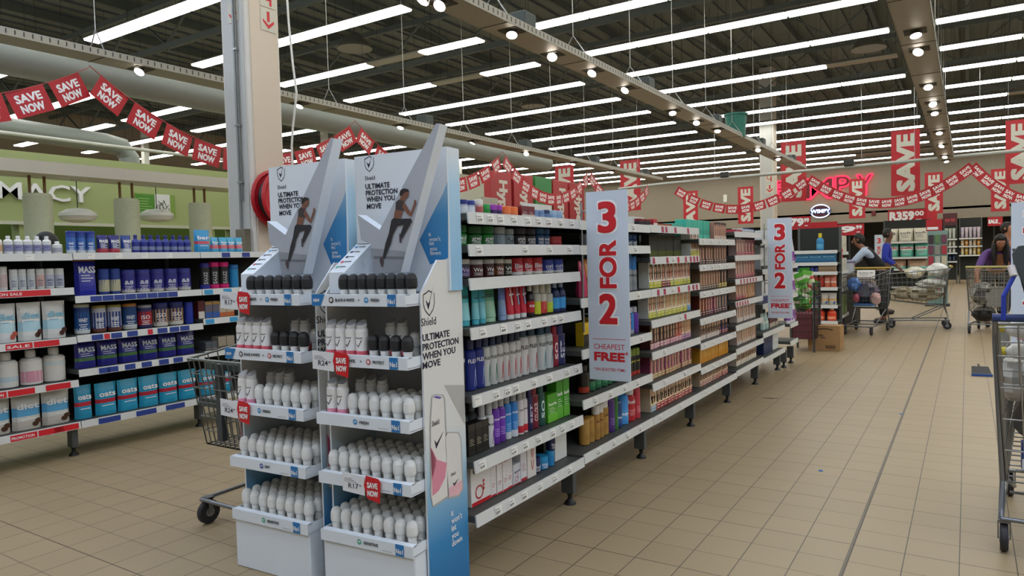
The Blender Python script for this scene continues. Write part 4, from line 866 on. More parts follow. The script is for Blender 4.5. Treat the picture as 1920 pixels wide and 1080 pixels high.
row(XC, *Q(0, 1), [
    (J, -20, 20, 2, .16, 'supplement_tub', 'tub', 'white tub with pink print', D(body='d8d4d0', lid='dedcd8', lf=.18, label='d0b8b4')),
    (J, 22, 74, 3, .14, 'supplement_tub', 'tub', 'white tub with grey print', D(body='d8dad8', lid='dcdcdc', lf=.16, txt='slim', tc='5a5a78', label='ccd0d4')),
    (J, 75, 93, 1, .14, 'supplement_tub', 'tub', 'white tub with red print', D(body='d8d6d2', lid='dcdcda', lf=.16, txt='slim', tc='54546c', label='d8b4ac')),
    (J, 93, 131, 2, .14, 'supplement_tub', 'tub', 'white tub with navy print', D(body='d8d8d8', lid='dcdcdc', lf=.16, txt='slim', tc='2a2a58', label='bcc0d0'))])
row(XC, *Q(0, 2), [
    (PO, -8, 40, 1, .26, 'shake_pouch', 'pouch', 'white pouch with strawberry picture', D(d=.09, col='dcdcda', txt='diet', tc='7cb8d0', band='b4d4dc', b0=.3, b1=.45, mark='b85848')),
    (PO, 41, 140, 2, .26, 'shake_pouch', 'pouch', 'white pouch with chocolate picture', D(d=.09, col='dcdcd8', txt='diet', tc='7cb8d0', band='b0d4e0', b0=.3, b1=.45, mark='4a2820'))])
row(XC, *Q(0, 3), [
    (BT, -4, 46, 1, .24, 'shake_jar', 'jar', 'big white jar with brown edge', D(body='dad8d0', cap='dcdad4', cf=.2, sh=.14, label='b8ccd4', l0=.22, l1=.4)),
    (BT, 46, 92, 1, .24, 'shake_jar', 'jar', 'big white jar with pink stripe', D(body='dcd8d2', cap='dcdad4', cf=.2, sh=.14, label='d898a8', l0=.1, l1=.5)),
    (BT, 92, 137, 1, .24, 'shake_jar', 'jar', 'big white jar with faint print', D(body='dcd8ce', cap='dedad2', cf=.2, sh=.14, label='c8d4d4', l0=.6, l1=.75))])
row(XC, *Q(0, 4), [(PO, -35, 142, 3, .245, 'shake_pouch', 'pouch', 'white pouch with blue banner', D(d=.09, col='d4d4cc', txt='diet', tc='f0f0f0', band='5fa8d4', b0=.35, b1=.6, mark='4a3020', low='c8c0b4'))])
row(XC, *Q(1, 0), [
    (J, 125, 183, 3, .16, 'protein_tub', 'tub', 'blue and white protein tub', D(body='2c4a94', lid='24358a', lf=.14, txt='WHEY', label='3f70b8', base='d0d8dc')),
    (PO, 186, 231, 2, .135, 'protein_pouch', 'pouch', 'navy pouch with silver streak', D(d=.06, col='2c2c74', txt='MASS', low='b03848')),
    (PO, 233, 254, 1, .135, 'protein_pouch', 'pouch', 'blue pouch with white base', D(d=.06, col='2a4488', txt='WHEY', low='d0d4d4')),
    (BT, 255, 371, 8, .14, 'protein_jar', 'jar', 'small cobalt blue jar', D(body='2a3488', cap='242c78', cf=.2, sh=.25, label='7c84a8', l0=.2, l1=.45))])
row(XC, *Q(1, 1), [
    (PO, 145, 190, 1, .285, 'protein_pouch', 'pouch', 'large blue pouch with orange header', D(d=.1, col='2a30a0', txt='MASS', tc='d8dce8', band='a03048', b0=.2, b1=.3, top='b0782c')),
    (J, 192, 236, 2, .19, 'creatine_tub', 'tub', 'blue tub with cream band', D(body='26408c', lid='2a448c', lf=.3, label='b8b494')),
    (J, 238, 376, 5, .18, 'creatine_tub', 'tub', 'blue tub with curly white lettering', D(body='2c2f80', lid='3a3f90', lf=.18, txt='&8', tc='e4e4e8', base='c8c4c0', label='38348c'))])
row(XC, *Q(1, 2), [
    (J, 146, 178, 1, .22, 'protein_tub', 'tub', 'tall blue protein tub', D(body='1c3c78', lid='b8b8a4', lf=.12, txt='WHEY', label='1c5490', base='d0d4d4')),
    (J, 181, 241, 2, .2, 'protein_tub', 'tub', 'white tub with chocolate print', D(body='b4b4bc', lid='9c8c40', lf=.1, txt='WHEY', label='243c80', base='6a3c30')),
    (J, 243, 273, 1, .2, 'protein_tub', 'tub', 'blue tub with silver lettering', D(body='1c4478', lid='b87c34', lf=.12, txt='WHEY', base='c8ccc8')),
    (J, 273, 302, 1, .18, 'protein_tub', 'tub', 'navy tub with red panel', D(body='2c2c5c', lid='9a9aa0', lf=.12, txt='ISO', label='a82028')),
    (J, 304, 365, 2, .19, 'protein_tub', 'tub', 'navy tub with vanilla print', D(body='24285c', lid='30347c', lf=.12, txt='ISO', label='b8946c', base='d4d0c8')),
    (J, 365, 382, 1, .18, 'protein_tub', 'tub', 'plain blue tub', D(body='2438a0', lid='2a3894', lf=.15))])
row(XC, *Q(1, 3), [(PO, 143, 378, 6, .2, 'protein_pouch', 'pouch', 'shiny navy pouch with green foot', D(d=.08, col='2a2a80', txt='MASS', tc='c8ccd4', band='4a7044', b0=.2, b1=.35))])
row(XC, *Q(1, 4), [(PO, 143, 178, 1, .24, 'oat_pouch', 'pouch', 'narrow cyan pouch', D(d=.08, col='2c94b8', txt='oats', tc='f0f0f0', band='b8303c', b0=.38, b1=.48)), (PO, 182, 375, 5, .235, 'oat_pouch', 'pouch', 'cyan pouch with red band', D(d=.08, col='2c9cc0', txt='oats', tc='f0f0f0', band='b02c3c', b0=.38, b1=.48))])
row(XC, *Q(2, 0), [(PO, 368, 398, 1, .19, 'oat_pouch', 'pouch', 'tall cyan pouch', D(d=.07, col='2e90c4', txt='bar', band='c04450', b0=.35, b1=.5)), (PO, 398, 458, 4, .13, 'oat_pouch', 'pouch', 'small pale cyan pouch', D(d=.06, col='4aa4c8', txt='bar', band='c86470', b0=.3, b1=.45))])
row(XC, *Q(2, 1), [
    (CN, 380, 398, 1, .22, 'shaker_bottle', 'shaker bottle', 'black shaker with blue ends', D(body='2a2a2c', cap='2c2c80', cf=.18, dome=False, cr=1., foot='2a3090', txt='SHAKE', tc='d8d8d8', vert=True)),
    (CN, 398, 434, 2, .225, 'shaker_bottle', 'shaker bottle', 'black shaker with hot pink ends', D(body='2c2c2c', cap='e01c78', cf=.18, dome=False, cr=1., foot='d81c70', txt='SHAKE', tc='d8d8d8', vert=True)),
    (CN, 436, 452, 1, .2, 'shaker_bottle', 'shaker bottle', 'sky blue shaker', D(body='2a8cc8', cap='2474b0', cf=.2, dome=False, cr=1.))])
row(XC, *Q(2, 2), [(BX, 372, 384, 1, .15, 'snack_box', 'box', 'maroon snack carton', D(d=.06, col='5a2024', band='d8d0c4', bf=.4)), (BX, 385, 412, 2, .14, 'snack_box', 'box', 'amber snack carton', D(d=.06, col='6a6470', band='3c64a8', bf=.35, top='a88448')), (BX, 412, 440, 2, .13, 'snack_box', 'box', 'orange and white snack carton', D(d=.06, col='c8b8a0', band='c86c3c', bf=.3, top='9a7440'))])
row(XC, *Q(2, 3), [(BX, 386, 408, 2, .07, 'snack_box', 'box', 'flat grey snack carton', D(d=.12, col='5a5e64', band='8a7c74')), (BX, 410, 440, 2, .1, 'snack_box', 'box', 'cream snack carton', D(d=.1, col='a89c88', band='6a5c50'))])
row(XC, *Q(2, 4), [(PO, 378, 440, 2, .22, 'oat_pouch', 'pouch', 'cyan pouch behind the trolley', D(d=.08, col='2c98bc', txt='oats', band='b02c3c', b0=.38, b1=.48))])

# ---------------------------------------------------------------- deodorant display stands
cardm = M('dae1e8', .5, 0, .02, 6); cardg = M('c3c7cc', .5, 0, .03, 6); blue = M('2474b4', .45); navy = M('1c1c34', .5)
panelm = GRAD([(0, '1d6ba4'), (.22, '2f82ba'), (.4, '86b4d2'), (.54, 'b9ccd6'), (.66, 'd9dad8'), (1, 'dcdbd6')], 2, 0, 1.0)
headm = GRAD([(0, '2a82c4'), (.55, '4c98d0'), (1, 'a8cce4')], 2, 1.32, 1.66)
TZ = [1.2, .965, .729, .492, .259]
WD, DP = .457, .37
OR, TH = Vector((-2.19, 1.946, 0)), math.radians(4.2)
ER = Vector((math.cos(TH), math.sin(TH), 0)); NR = Vector((-math.sin(TH), math.cos(TH), 0))
def lu(px, py, v):                     # (u, z) on the plane v of the aisle-side stand
    p = at(px, py, OR + NR * v, NR) - OR; return p.dot(ER), p.z
def lv(px, py, u):
    p = at(px, py, OR + ER * u, ER) - OR; return p.dot(NR), p.z
def zo(x, y): return 400 + x / 3.272, 230 + y / 3.272      # a close-up frame of the headers
NVU = Vector((1, 0, 0)); VV = Vector((0, 1, 0))
def tick_pts(): return [(0.02, .50), (.30, .0), (1.0, 1.0), (.86, .86), (.36, .28), (.17, .54)]
def shield(mb, o, ux, h, m_=None):       # shield outline with a tick breaking out of it
    m_ = m_ or navy; w_ = h * .72; o = Vector(o)
    L_ = lambda x, y: o + ux * (x * w_) + Z_ * (y * h)
    out = [(-.5, .72), (-.2, .78), (0, .86), (.2, .8), (.3, .78)]; pts = [(-.5, .72), (-.5, .35), (-.36, .12), (0, -.1), (.36, .12), (.5, .35), (.5, .75)]
    def stroke(ps, t):
        for (a, b), (c, d) in zip(ps, ps[1:]):
            n = Vector((-(d - b), c - a)).normalized() * t
            mb.poly([L_(a - n.x, b - n.y), L_(c - n.x, d - n.y), L_(c + n.x, d + n.y), L_(a + n.x, b + n.y)], m_)
    stroke(pts, .025); stroke(out, .025)
    mb.poly([L_(-.3, .52), L_(-.08, .12), L_(.12, .42), L_(-.05, .36)], m_); mb.poly([L_(-.08, .12), L_(.42, 1.05), L_(.08, .5), L_(-.05, .36)], m_)
def lip_label(mb, i, nos):
    y = -.0015; z = TZ[i] - .026
    def t(s, u, h=.011, m_=None, w=None): mb.text(s, (u, y, z), NVU, Z_, h, m_ or M('44464c', .5), 'L', w, .018)
    def no1(u):
        mb.poly([(u, y, TZ[i] - .044), (u + .04, y, TZ[i] - .044), (u + .04, y, TZ[i] + .001), (u, y, TZ[i] + .001)], blue); mb.text('No1', (u + .004, y - .0006, TZ[i] - .034), NVU, Z_, .018, WINK, 'L', .032, .02)
    def ico(u, c, r=.011, mk=1):
        mb.ell((u, y, z + .005), NVU, Z_, r, r, M(c, .5), 14)
        if mk == 1: mb.box(u - r * .6, y - .0006, z + .003, u + r * .6, y - .0004, z + .005, WINK); mb.box(u - r * .5, y - .0006, z + .007, u + r * .6, y - .0004, z + .009, WINK)
        else: mb.ell((u, y - .0006, z + .005), NVU, Z_, r * .6, r * .6, WINK, 10); mb.text('+', (u, y - .001, z + .001), NVU, Z_, .007, M(c, .5), 'C', None, .03)
    if i in (0, 1):
        if (i, 'new') in nos: mb.poly([(-.001, y, TZ[i] - .044), (.045, y, TZ[i] - .044), (.068, y, TZ[i] + .002), (-.001, y, TZ[i] + .002)], blue); mb.text('NEW', (.009, y - .0006, TZ[i] - .028), NVU, Z_, .012, WINK, 'L', .032, .02)
        if (i, 'new') in nos or (i, 'bw') in nos: ico(.1, '1c1c20', .012, 0)
        t('BLACK & WHITE', .122, .011, None, .095) if (i, 'hide') not in nos else t('WHITE', .17, .011, None, .04)
        t('+', .235); ico(.275, '2f8cc0' if i == 0 else 'b02c3c', .011, 1 if i == 0 else 2); t('FRESH' if i == 0 else 'PROTECT', .297, .011, None, .04 if i == 0 else .055); no1(.375)
    else:
        ico(.2, ['2f8cc0', '3450a0', '4aa488'][i - 2]); t(['FRESH', 'DRY', 'SENSITIVE'][i - 2], .222, .011, None, [.045, .03, .07][i - 2]); no1(.375)
        mb.box(.31, y, z - .01, .36, y + .0005, z - .0085, M('9a9ca0'))
def price_tag(u, z, price, par, save=True, lab='white price card with red SAVE NOW flag'):
    b = MB(); y = -.006
    b.prism([(u, y, z - .055), (u + .11, y, z - .062), (u + .11, y, z + .012), (u, y, z + .018)], (0, .0015, 0), M('dcdee2', .5))
    b.text(price, (u + .03, y - .0008, z - .04), NVU, Z_, .02, navy, 'L', .05, .012); b.text('99', (u + .083, y - .0008, z - .03), NVU, Z_, .008, navy, 'L', .012, .01)
    for k_ in range(3): b.box(u + .01, y - .0008, z - .004 - k_ * .006, u + .05 + .01 * k_, y - .0006, z - .002 - k_ * .006, M('8a8c94'))
    if save:
        s = u + .108
        b.prism([(s, y - .002, z - .02), (s + .015, y - .002, z - .07), (s + .075, y - .002, z - .082), (s + .082, y - .002, z + .0), (s + .07, y - .002, z + .012), (s + .012, y - .002, z + .018)], (0, .0015, 0), REDINK)
        b.text('SAVE', (s + .043, y - .003, z - .027), NVU, Vector((0, 0, 1)), .021, WINK, 'C', .05, .035); b.text('NOW', (s + .044, y - .003, z - .058), NVU, Z_, .021, WINK, 'C', .05, .035)
    obj('price_card', b, par, label=lab)
def stand(origin, th, label, nos, tags, far):
    t = thing('display_stand', label, 'display stand', origin, th, 'cardboard deodorant stands')
    for u, nm in ((-.012, 'side_panel'), (WD + .002, 'side_panel')):
        b = MB(); o_ = .085
        out = [(u, DP, 0), (u, DP, 1.325), (u, .2, 1.325), (u, .1, 1.215), (u, o_, 1.2), (u, o_, 0)]
        b.prism(out, (.008, 0, 0), panelm, cardm)
        if u > 0:                                     # printed outer face
            x = u + .0088; A = lambda px, py: (lambda q: Vector((x, q[0], q[1])))(lv(px, py, x))
            def tx(s_, px, py, px1, h, m_=navy, bold=.015): a = A(px, py); b.text(s_, a, VV, Z_, h, m_, 'L', A(px1, py).y - a.y, bold)
            def wl(s_, v0, z0, v1, h, m_=navy, bold=.02): b.text(s_, (x, v0, z0), VV, Z_, h, m_, 'L', v1 - v0, bold)
            a0 = A(805, 587); shield(b, a0, VV, .1)
            tx('Shield', 790, 612, 818, .029, M('2a2a38', .5), .014)
            for s_, py, p1 in (('ULTIMATE', 640, 843), ('PROTECTION', 658, 860), ('WHEN YOU', 675.5, 854), ('MOVE', 692.5, 826)): tx(s_, 792.5, py, p1, .0255, navy, .02)
            b.poly([Vector((x, .25, .83)), Vector((x, .37, .52)), Vector((x, .37, .83))], M('b9b6b0', .5)) if False else b.poly([A(833, 722), A(872, 797), A(871, 722)], M('b4b2ac', .5))
            x += .0006
            # printed spray can and roll-on
            sh_ = M('a9a8a6', .5)
            b.poly([A(p, q) for p, q in ((806, 790), (809, 744), (815, 739), (831, 740), (835, 748), (837, 800), (841, 860), (842, 932), (812, 952), (807, 930))], sh_)
            b.poly([A(p, q) for p, q in ((832, 822), (838, 810), (860, 810), (865, 822), (867, 870), (869, 917), (861, 931), (841, 936), (837, 900))], sh_); x += .0005
            b.poly([A(p, q) for p, q in ((808, 790), (811, 745), (816, 741), (829, 742), (832, 748), (834, 800), (838, 860), (839, 930), (812, 948), (809, 930))], M('dcd9d4', .5))
            b.poly([A(p, q) for p, q in ((834, 822), (840, 812), (858, 812), (863, 822), (865, 870), (867, 915), (860, 928), (842, 932), (840, 900))], M('d9d6d2', .5)); x += .0006
            b.poly([A(p, q) for p, q in ((808, 838), (820, 862), (838, 868), (835, 895), (823, 920), (811, 930))], M('d88a9c', .5)); b.poly([A(p, q) for p, q in ((808, 840), (819, 864), (810, 900))], M('c85a74', .5)) ; x += .0005
            b.poly([A(p, q) for p, q in ((842, 915), (866, 900), (867, 915), (860, 927), (843, 931))], M('dfb0b8', .5))
            b.poly([A(p, q) for p, q in ((812, 745), (818, 742), (829, 745), (824, 748))], M('6a5aa8', .5))
            a = A(810, 800); b.text('Shield', a, VV, Z_, .02, navy, 'L', .05, .01); a = A(846, 893); b.text('Shield', a, VV, Z_, .012, navy, 'L', .034, .01)
            b.poly([A(p, q) for p, q in ((815, 825), (818, 842), (832, 808), (819, 831))], navy); b.poly([A(p, q) for p, q in ((849, 904), (852, 913), (860, 896), (852, 907))], navy)
            for i, s_ in enumerate(('it', "won't", 'let', 'you', 'down')): b.text(s_, (x, .24, .298 - i * .031), VV, Z_, .024, WINK, 'L', None, .012)
        obj(nm, b, t)
    b = MB(); b.box(-.004, DP - .006, 0, WD + .002, DP, 1.3, cardg); obj('spine_panel', b, t)
    b = MB(); b.box(.003, .012, 0, WD - .003, .3, .215, cardm, .004); obj('base_box', b, t)
    for i, z in enumerate(TZ):
        b = MB(); lo = z - .045
        b.box(0, .002, lo + .004, WD, DP - .008, lo + .008, cardg)
        b.box(0, 0, lo, WD, .004, z, cardm); b.box(0, .0045, z - .004, WD, .03, z, cardm)
        b.box(0, .0045, lo, .003, .3, z, cardm); b.box(WD - .003, .0045, lo, WD, .3, z, cardm)
        for k_ in range(1, 4): b.box(WD * k_ / 4 - .001, .031, z - .006, WD * k_ / 4 + .001, .1, z - .002, cardm)
        lip_label(b, i, nos); tr = obj('tray', b, t)
        for tg in tags:
            if tg[0] == i: price_tag(tg[1], z - .004, tg[2], tr)
    b = MB(); b.prism([(.012, .088, 1.2), (.012, .088, 1.285), (.012, .29, 1.42), (.012, .33, 1.42), (.012, .33, 1.2)], (.082, 0, 0), cardm)
    for k_, c in enumerate(('2f8cc0', '3a3f70', '1c1c20', 'c03c50', '4aa488')):
        f = .25 + .15 * k_; y, z = .088 + .202 * (1 - f), 1.285 + .135 * (1 - f) + .0015; sl = Vector((0, .202, .135)).normalized()
        b.ell((.03, y, z), NVU, sl, .008, .008, M(c, .5), 10); b.box(.042, y - .001, z - .0005, .042 + .035 - .005 * (k_ % 3), y + .003, z + .0025, M('70747c'))
    for k_ in range(2): b.box(.02, .27 - .012 * k_, 1.4085 - .008 * k_, .08, .274 - .012 * k_, 1.4115 - .008 * k_, M('70747c'))
    obj('icon_wedge', b, t)
    # header board
    VH = .27
    ul, zl = lu(664, 293, VH); ur, zr = lu(837, 276, VH)
    b = MB(); b.box(ul, VH, 1.2, ur, VH + .006, (zl + zr) / 2, cardm); b.box(ur - .006, VH + .006, 1.2, ur, DP - .01, (zl + zr) / 2, GRAD([(0, '8fbfe0'), (.7, 'a8cde6'), (1, 'd4dde4')], 2, 1.3, 1.75))
    y = VH - .001; G = lambda x_, y_, v=VH - .001: (lambda q: Vector((q[0], v, q[1])))(lu(*zo(x_, y_), v))
    b.poly([G(1265, 720), G(1410, 430), G(1437, 360), G(1440, 830), G(1330, 870)], headm)
    shield(b, G(957, 290), NVU, .066); a = G(930, 354); b.text('Shield', a, NVU, Z_, .017, navy, 'L', G(992, 354).x - a.x, .008)
    for s_, x0, y0, x1 in (('ULTIMATE', 934, 408, 1082), ('PROTECTION', 937, 448, 1130), ('WHEN YOU', 940, 487, 1115), ('MOVE', 943, 530, 1030)):
        a = G(x0, y0); b.text(s_, a, NVU, Z_, .021, navy, 'L', G(x1, y0).x - a.x, .02)
    for s_, x0, y0 in (('it', 1321, 697), ("won't", 1325, 727), ('let', 1325, 752), ('you', 1328, 785), ('down', 1330, 812)): b.text(s_, G(x0, y0, VH - .002), NVU, Z_, .0165, WINK, 'L', None, .012)
    obj('header_board', b, t)
    # thick tick-shaped cut-out with a printed runner
    VT = .16; b = MB(); K = lambda x_, y_, v=VT: (lambda q: Vector((q[0], v, q[1])))(lu(*zo(x_, y_), VT))
    face = M('aab0ba', .5, 0, .1, 5); low = M('8e949c', .5, 0, .15, 8)
    outl = [(885, 565), (1020, 657), (1365, 5), (1388, 5), (1150, 918), (992, 930), (965, 745), (905, 720)]
    b.prism([K(*p) for p in outl][::-1], (0, .055, 0), face, cardm)
    v = VT - .0012
    b.poly([K(968, 770, v), K(1180, 790, v), K(1150, 916, v), K(993, 926, v)], low); b.poly([K(985, 818, v - .0005), K(1172, 822, v - .0005), K(1169, 838, v - .0005), K(987, 836, v - .0005)], M('6c7278', .5))
    v -= .0012; sk = M('7a5040', .5); tights = M('25252c', .5)
    def pg(pts, m_):
        nonlocal v
        v -= .0002; b.poly([K(*p, v) for p in pts], m_)
    pg([(1152, 455), (1172, 462), (1180, 478), (1160, 490), (1140, 482)], sk)                                    # neck and shoulder
    pg([(1150, 420), (1170, 404), (1195, 408), (1202, 430), (1198, 455), (1185, 470), (1165, 462), (1152, 448)], sk)
    pg([(1145, 440), (1150, 415), (1172, 403), (1198, 409), (1203, 424), (1180, 426), (1166, 440), (1152, 455)], M('241c1c', .5))
    pg([(1122, 490), (1140, 472), (1172, 482), (1182, 505), (1168, 540), (1120, 536)], M('3a3436', .5))           # top
    pg([(1118, 536), (1168, 540), (1150, 590), (1108, 588)], sk)                                                 # waist
    pg([(1168, 486), (1185, 505), (1218, 560), (1212, 576), (1192, 560), (1164, 520)], sk)                        # arm
    pg([(1206, 570), (1218, 574), (1248, 500), (1247, 478), (1236, 474), (1233, 498)], sk)
    pg([(1096, 598), (1110, 585), (1150, 590), (1215, 588), (1222, 604), (1168, 700), (1160, 712), (1146, 700), (1172, 625), (1130, 636), (1104, 690), (1092, 740), (1056, 830), (1042, 828), (1060, 740), (1080, 680)], tights)
    pg([(1144, 676), (1158, 700), (1156, 738), (1146, 736)], M('3a3440', .5)); pg([(1028, 826), (1048, 824), (1044, 884), (1036, 884), (1024, 850)], M('4a3c40', .5))
    obj('tick_cutout', b, t, label='thick tick-shaped cut-out printed with a runner')
    # goods in the trays
    fwd = -math.pi / 2 + th
    def W(u, v_, z): p = Vector((u * math.cos(th) - v_ * math.sin(th), u * math.sin(th) + v_ * math.cos(th), z)) + Vector(origin); return p
    def place(parts, nm, cat, u, v_, z, desc, rowname, i):
        put('deo', nm, parts, W(u, v_, z), fwd + rng.uniform(-.15, .15), desc, cat, f'{rowname}, {ORD[i + 1]} tray, {far} stand', f'deodorants in the {far} stand')
    rb, rw = rollon('1b1b1c'), rollon('dadad6')
    sp1, sp2 = spray('d8606c', True), spray('e08ca4', False)
    fl = lambda i: TZ[i] - .0365
    RN = ['front row', 'next row', 'middle row', 'fourth row', 'rear row']
    n0 = 8 if far == 'aisle-side' else 7
    for k_ in range(n0): place(rb, 'roll_on_deodorant', 'deodorant', .125 + k_ * (.305 / (n0 - 1)), .05 + .004 * k_, fl(0), 'black-capped roll-on', RN[0], 0)
    for k_ in range(4): place(sp1, 'spray_deodorant', 'deodorant', .045 + k_ * .052, .055, fl(1), 'white spray, dark foot', RN[0], 1)
    for k_ in range(2): place(sp1, 'spray_deodorant', 'deodorant', .255 + k_ * .055, .17, fl(1), 'white spray, dark foot', RN[2], 1)
    for k_ in range(4): place(rb, 'roll_on_deodorant', 'deodorant', .262 + k_ * .054, .05, fl(1), 'black-capped roll-on', RN[0], 1)
    for r_ in range(2):
        for k_ in range(2): place(rw, 'roll_on_deodorant', 'deodorant', .37 + k_ * .054, .17 + .055 * r_, fl(1), 'white roll-on', RN[2 + r_], 1)
    for k_ in range(2): place(sp2, 'spray_deodorant', 'deodorant', .04 + k_ * .054, .055, fl(2), 'white spray with pink swirl', RN[0], 2)
    for k_ in range(3): place(sp2, 'spray_deodorant', 'deodorant', .09 + k_ * .056, .17, fl(2), 'white spray with pink swirl', RN[2], 2)
    for r_ in range(4):
        for k_ in range(6):
            if r_ >= 2 and k_ < 2: continue
            place(rw, 'roll_on_deodorant', 'deodorant', .15 + k_ * .0545, .05 + .055 * r_, fl(2), 'white roll-on', RN[r_], 2)
    for i in (3, 4):
        for r_ in range(5):
            for k_ in range(8): place(rw, 'roll_on_deodorant', 'deodorant', .04 + k_ * .054, .05 + .0545 * r_, fl(i), 'white roll-on', RN[r_], i)
    return t
stand(OR, TH, 'white cardboard deodorant stand on the aisle side with large blue side panel', {(0, 'new'), (1, 'hide')}, [(1, -.004, 'R24'), (3, .13, 'R17')], 'aisle-side')
stand(Vector((-2.722, 1.922, 0)), math.radians(2.8), 'white cardboard deodorant stand closer to the pillar with two price cards', {(1, 'new'), (0, 'hide')}, [(0, -.012, 'R17'), (2, -.04, 'R24')], 'pillar-side')
# ---------------------------------------------------------------- hanging promotion signs
redm = M('b31a26', .5, 0, .05, 4); signw = M('c9d3df', .45, 0, .02, 3)
def three_for_two(x0, y, zb, w_, h, label, hook=True):
    t = thing('aisle_sign', label, 'sign', (x0, y, zb), 0, 'three for two aisle signs')
    b = MB(); b.box(0, 0, 0, w_, .006, h, signw); U, V = X_, Z_
    def dbl(s, p, ux, uy, hh, wd, bo):
        p = Vector(p)
        b.text(s, p - Y_ * .001, ux, uy, hh, WINK, 'C', wd, bo + .04, 0, 6); b.text(s, p - Y_ * .0035, ux, uy, hh, REDINK, 'C', wd, bo, 0, 6)
    k = w_ / .235; c = w_ * .5
    dbl('3', (c + .002, 0, h * .788), U, V, .15 * k, .096 * k, .03); dbl('2', (c, 0, h * .306), U, V, .148 * k, .094 * k, .03)
    dbl('FOR', (c + .047 * k, 0, h * .615), V, -X_, .09 * k, .245 * k, .03)
    b.box(w_ * .1, -.0008, h * .218, w_ * .9, -.0004, h * .2205, REDINK)
    b.text('CHEAPEST', (c, -.001, h * .165), U, V, .028 * k, REDINK, 'C', .175 * k, .0); b.text('FREE', (c, -.001, h * .105), U, V, .042 * k, REDINK, 'C', .17 * k, .05)
    b.text('*', (w_ * .88, -.001, h * .125), U, V, .03 * k, REDINK); b.text('*ON SELECTED ITEMS', (c, -.001, h * .05), U, V, .015 * k, REDINK, 'C', .175 * k, .01)
    obj('sign_board', b, t)
    if hook == 'pole': obj('sign_pole', MB().box(w_ - .03, .007, -zb, w_ - .005, .03, h * .9, STEEL).box(w_ - .14, -.1, -zb, w_ + .1, .14, -zb + .012, DARK), t)
    elif hook: obj('sign_bracket', MB().tube([(-.03, .003, h * .25), (-.03, .003, h * .95)], .006, STEEL, 6).tube([(-.03, .003, h * .9), (.0, .003, h * .9)], .004, STEEL, 5).tube([(-.03, .003, h * .35), (.0, .003, h * .35)], .004, STEEL, 5), t)
    return t
three_for_two(-1.695, 3.39, .672, .235, .99, 'white 3 FOR 2 sign between the first and second shelving bays')
three_for_two(-1.695, 7.43, .66, .235, 1.0, 'white 3 FOR 2 sign at the sixth shelving bay')
three_for_two(.255, 6., .62, .235, 1.0, 'white 3 FOR 2 sign above the dark baby seat', 'pole')
p = at(1640, 497, (0, 17.5, 0), (0, 1, 0)); q = at(1656, 440, (0, 17.5, 0), (0, 1, 0))
three_for_two(p.x, 17.5, p.z - .2, q.x - p.x, q.z - p.z + .2, 'white 3 FOR 2 sign behind the person in the dark vest', 'pole')
# bunting
fw, fh = .35, .25
fb = MB(); fb.box(-fw / 2, -.001, -fh, fw / 2, .001, 0, redm)
for s in (-1, 1):
    ux = X_ * -s
    fb.text('SAVE', (0, s * .0016, -fh * .47), ux, Z_, fh * .29, WINK, 'C', fw * .68, .035); fb.text('NOW', (0, s * .0016, -fh * .86), ux, Z_, fh * .29, WINK, 'C', fw * .6, .035)
FLAG = fb.mesh('flag')
def swag(P0, P1, sag, n, label, skip=()):
    P0, P1 = Vector(P0), Vector(P1); d = P1 - P0; L = d.length
    f = lambda t: P0 + d * t - Z_ * (4 * sag * t * (1 - t))
    t0 = thing('bunting', label, 'bunting', P0, 0, 'strings of red bunting')
    obj('bunting_string', MB().tube([f(i / 24) - P0 for i in range(25)], .005, M('b8504c', .6), 4), t0)
    for i in range(n):
        t = .02 + .96 * (i + .5) / n; tg = (f(t + .01) - f(t - .01)).normalized()
        nrm = tg.cross(Z_).normalized(); up = nrm.cross(tg).normalized() * 1
        if up.z < 0: up = -up
        m_ = Matrix((tg, up.cross(tg), up)).transposed().to_4x4()
        o = obj('flag', FLAG, t0); o.matrix_local = Matrix.Translation(f(t) - P0) @ Matrix.Rotation(rng.uniform(-.12, .12), 4, 'Z') @ m_
XB = -7.6
ap = [.15, 3.92, 7.68, 11.64, 15.42, 19.2]
zl = at(432, 288, (XB, 0, 0), (1, 0, 0)).z; sg = 3.38 - zl
for (a, b_, n_, lb, sc_) in ((ap[0], ap[1], 10, 'red flag string over the pill bottle shelves', .9), (ap[1], ap[2], 10, 'red flag string drooping behind the white pillar', 1), (ap[2], ap[3], 10, 'red flag string just behind the deodorant headers', 1.), (ap[3], ap[4], 11, 'red flag string in front of the tall red boards', 1.02), (ap[4], ap[5], 11, 'red flag string behind the first hanging white sign', 1)):
    swag((XB, a, 3.42), (XB, b_, 3.4), sg * sc_, n_, lb)
YC = 20.45
xc_ = lambda px: at(px, 340, (0, YC, 0), (0, 1, 0)).x
zc_ = lambda px, py: at(px, py, (0, YC, 0), (0, 1, 0)).z
for a, b_, lo_, n_, lb in ((1266, 1516, (1385, 384), 10, 'red flag string across the far beige wall beyond the hair colour cartons'), (1517, 1824, (1658, 372), 13, 'red flag string below the red neon lettering'), (1826, 2110, (1968, 368), 13, 'red flag string running off over the checkout side')):
    zt = 3.42; swag((xc_(a), YC, zt), (xc_(b_), YC, zt), zt - zc_(*lo_), n_, lb)
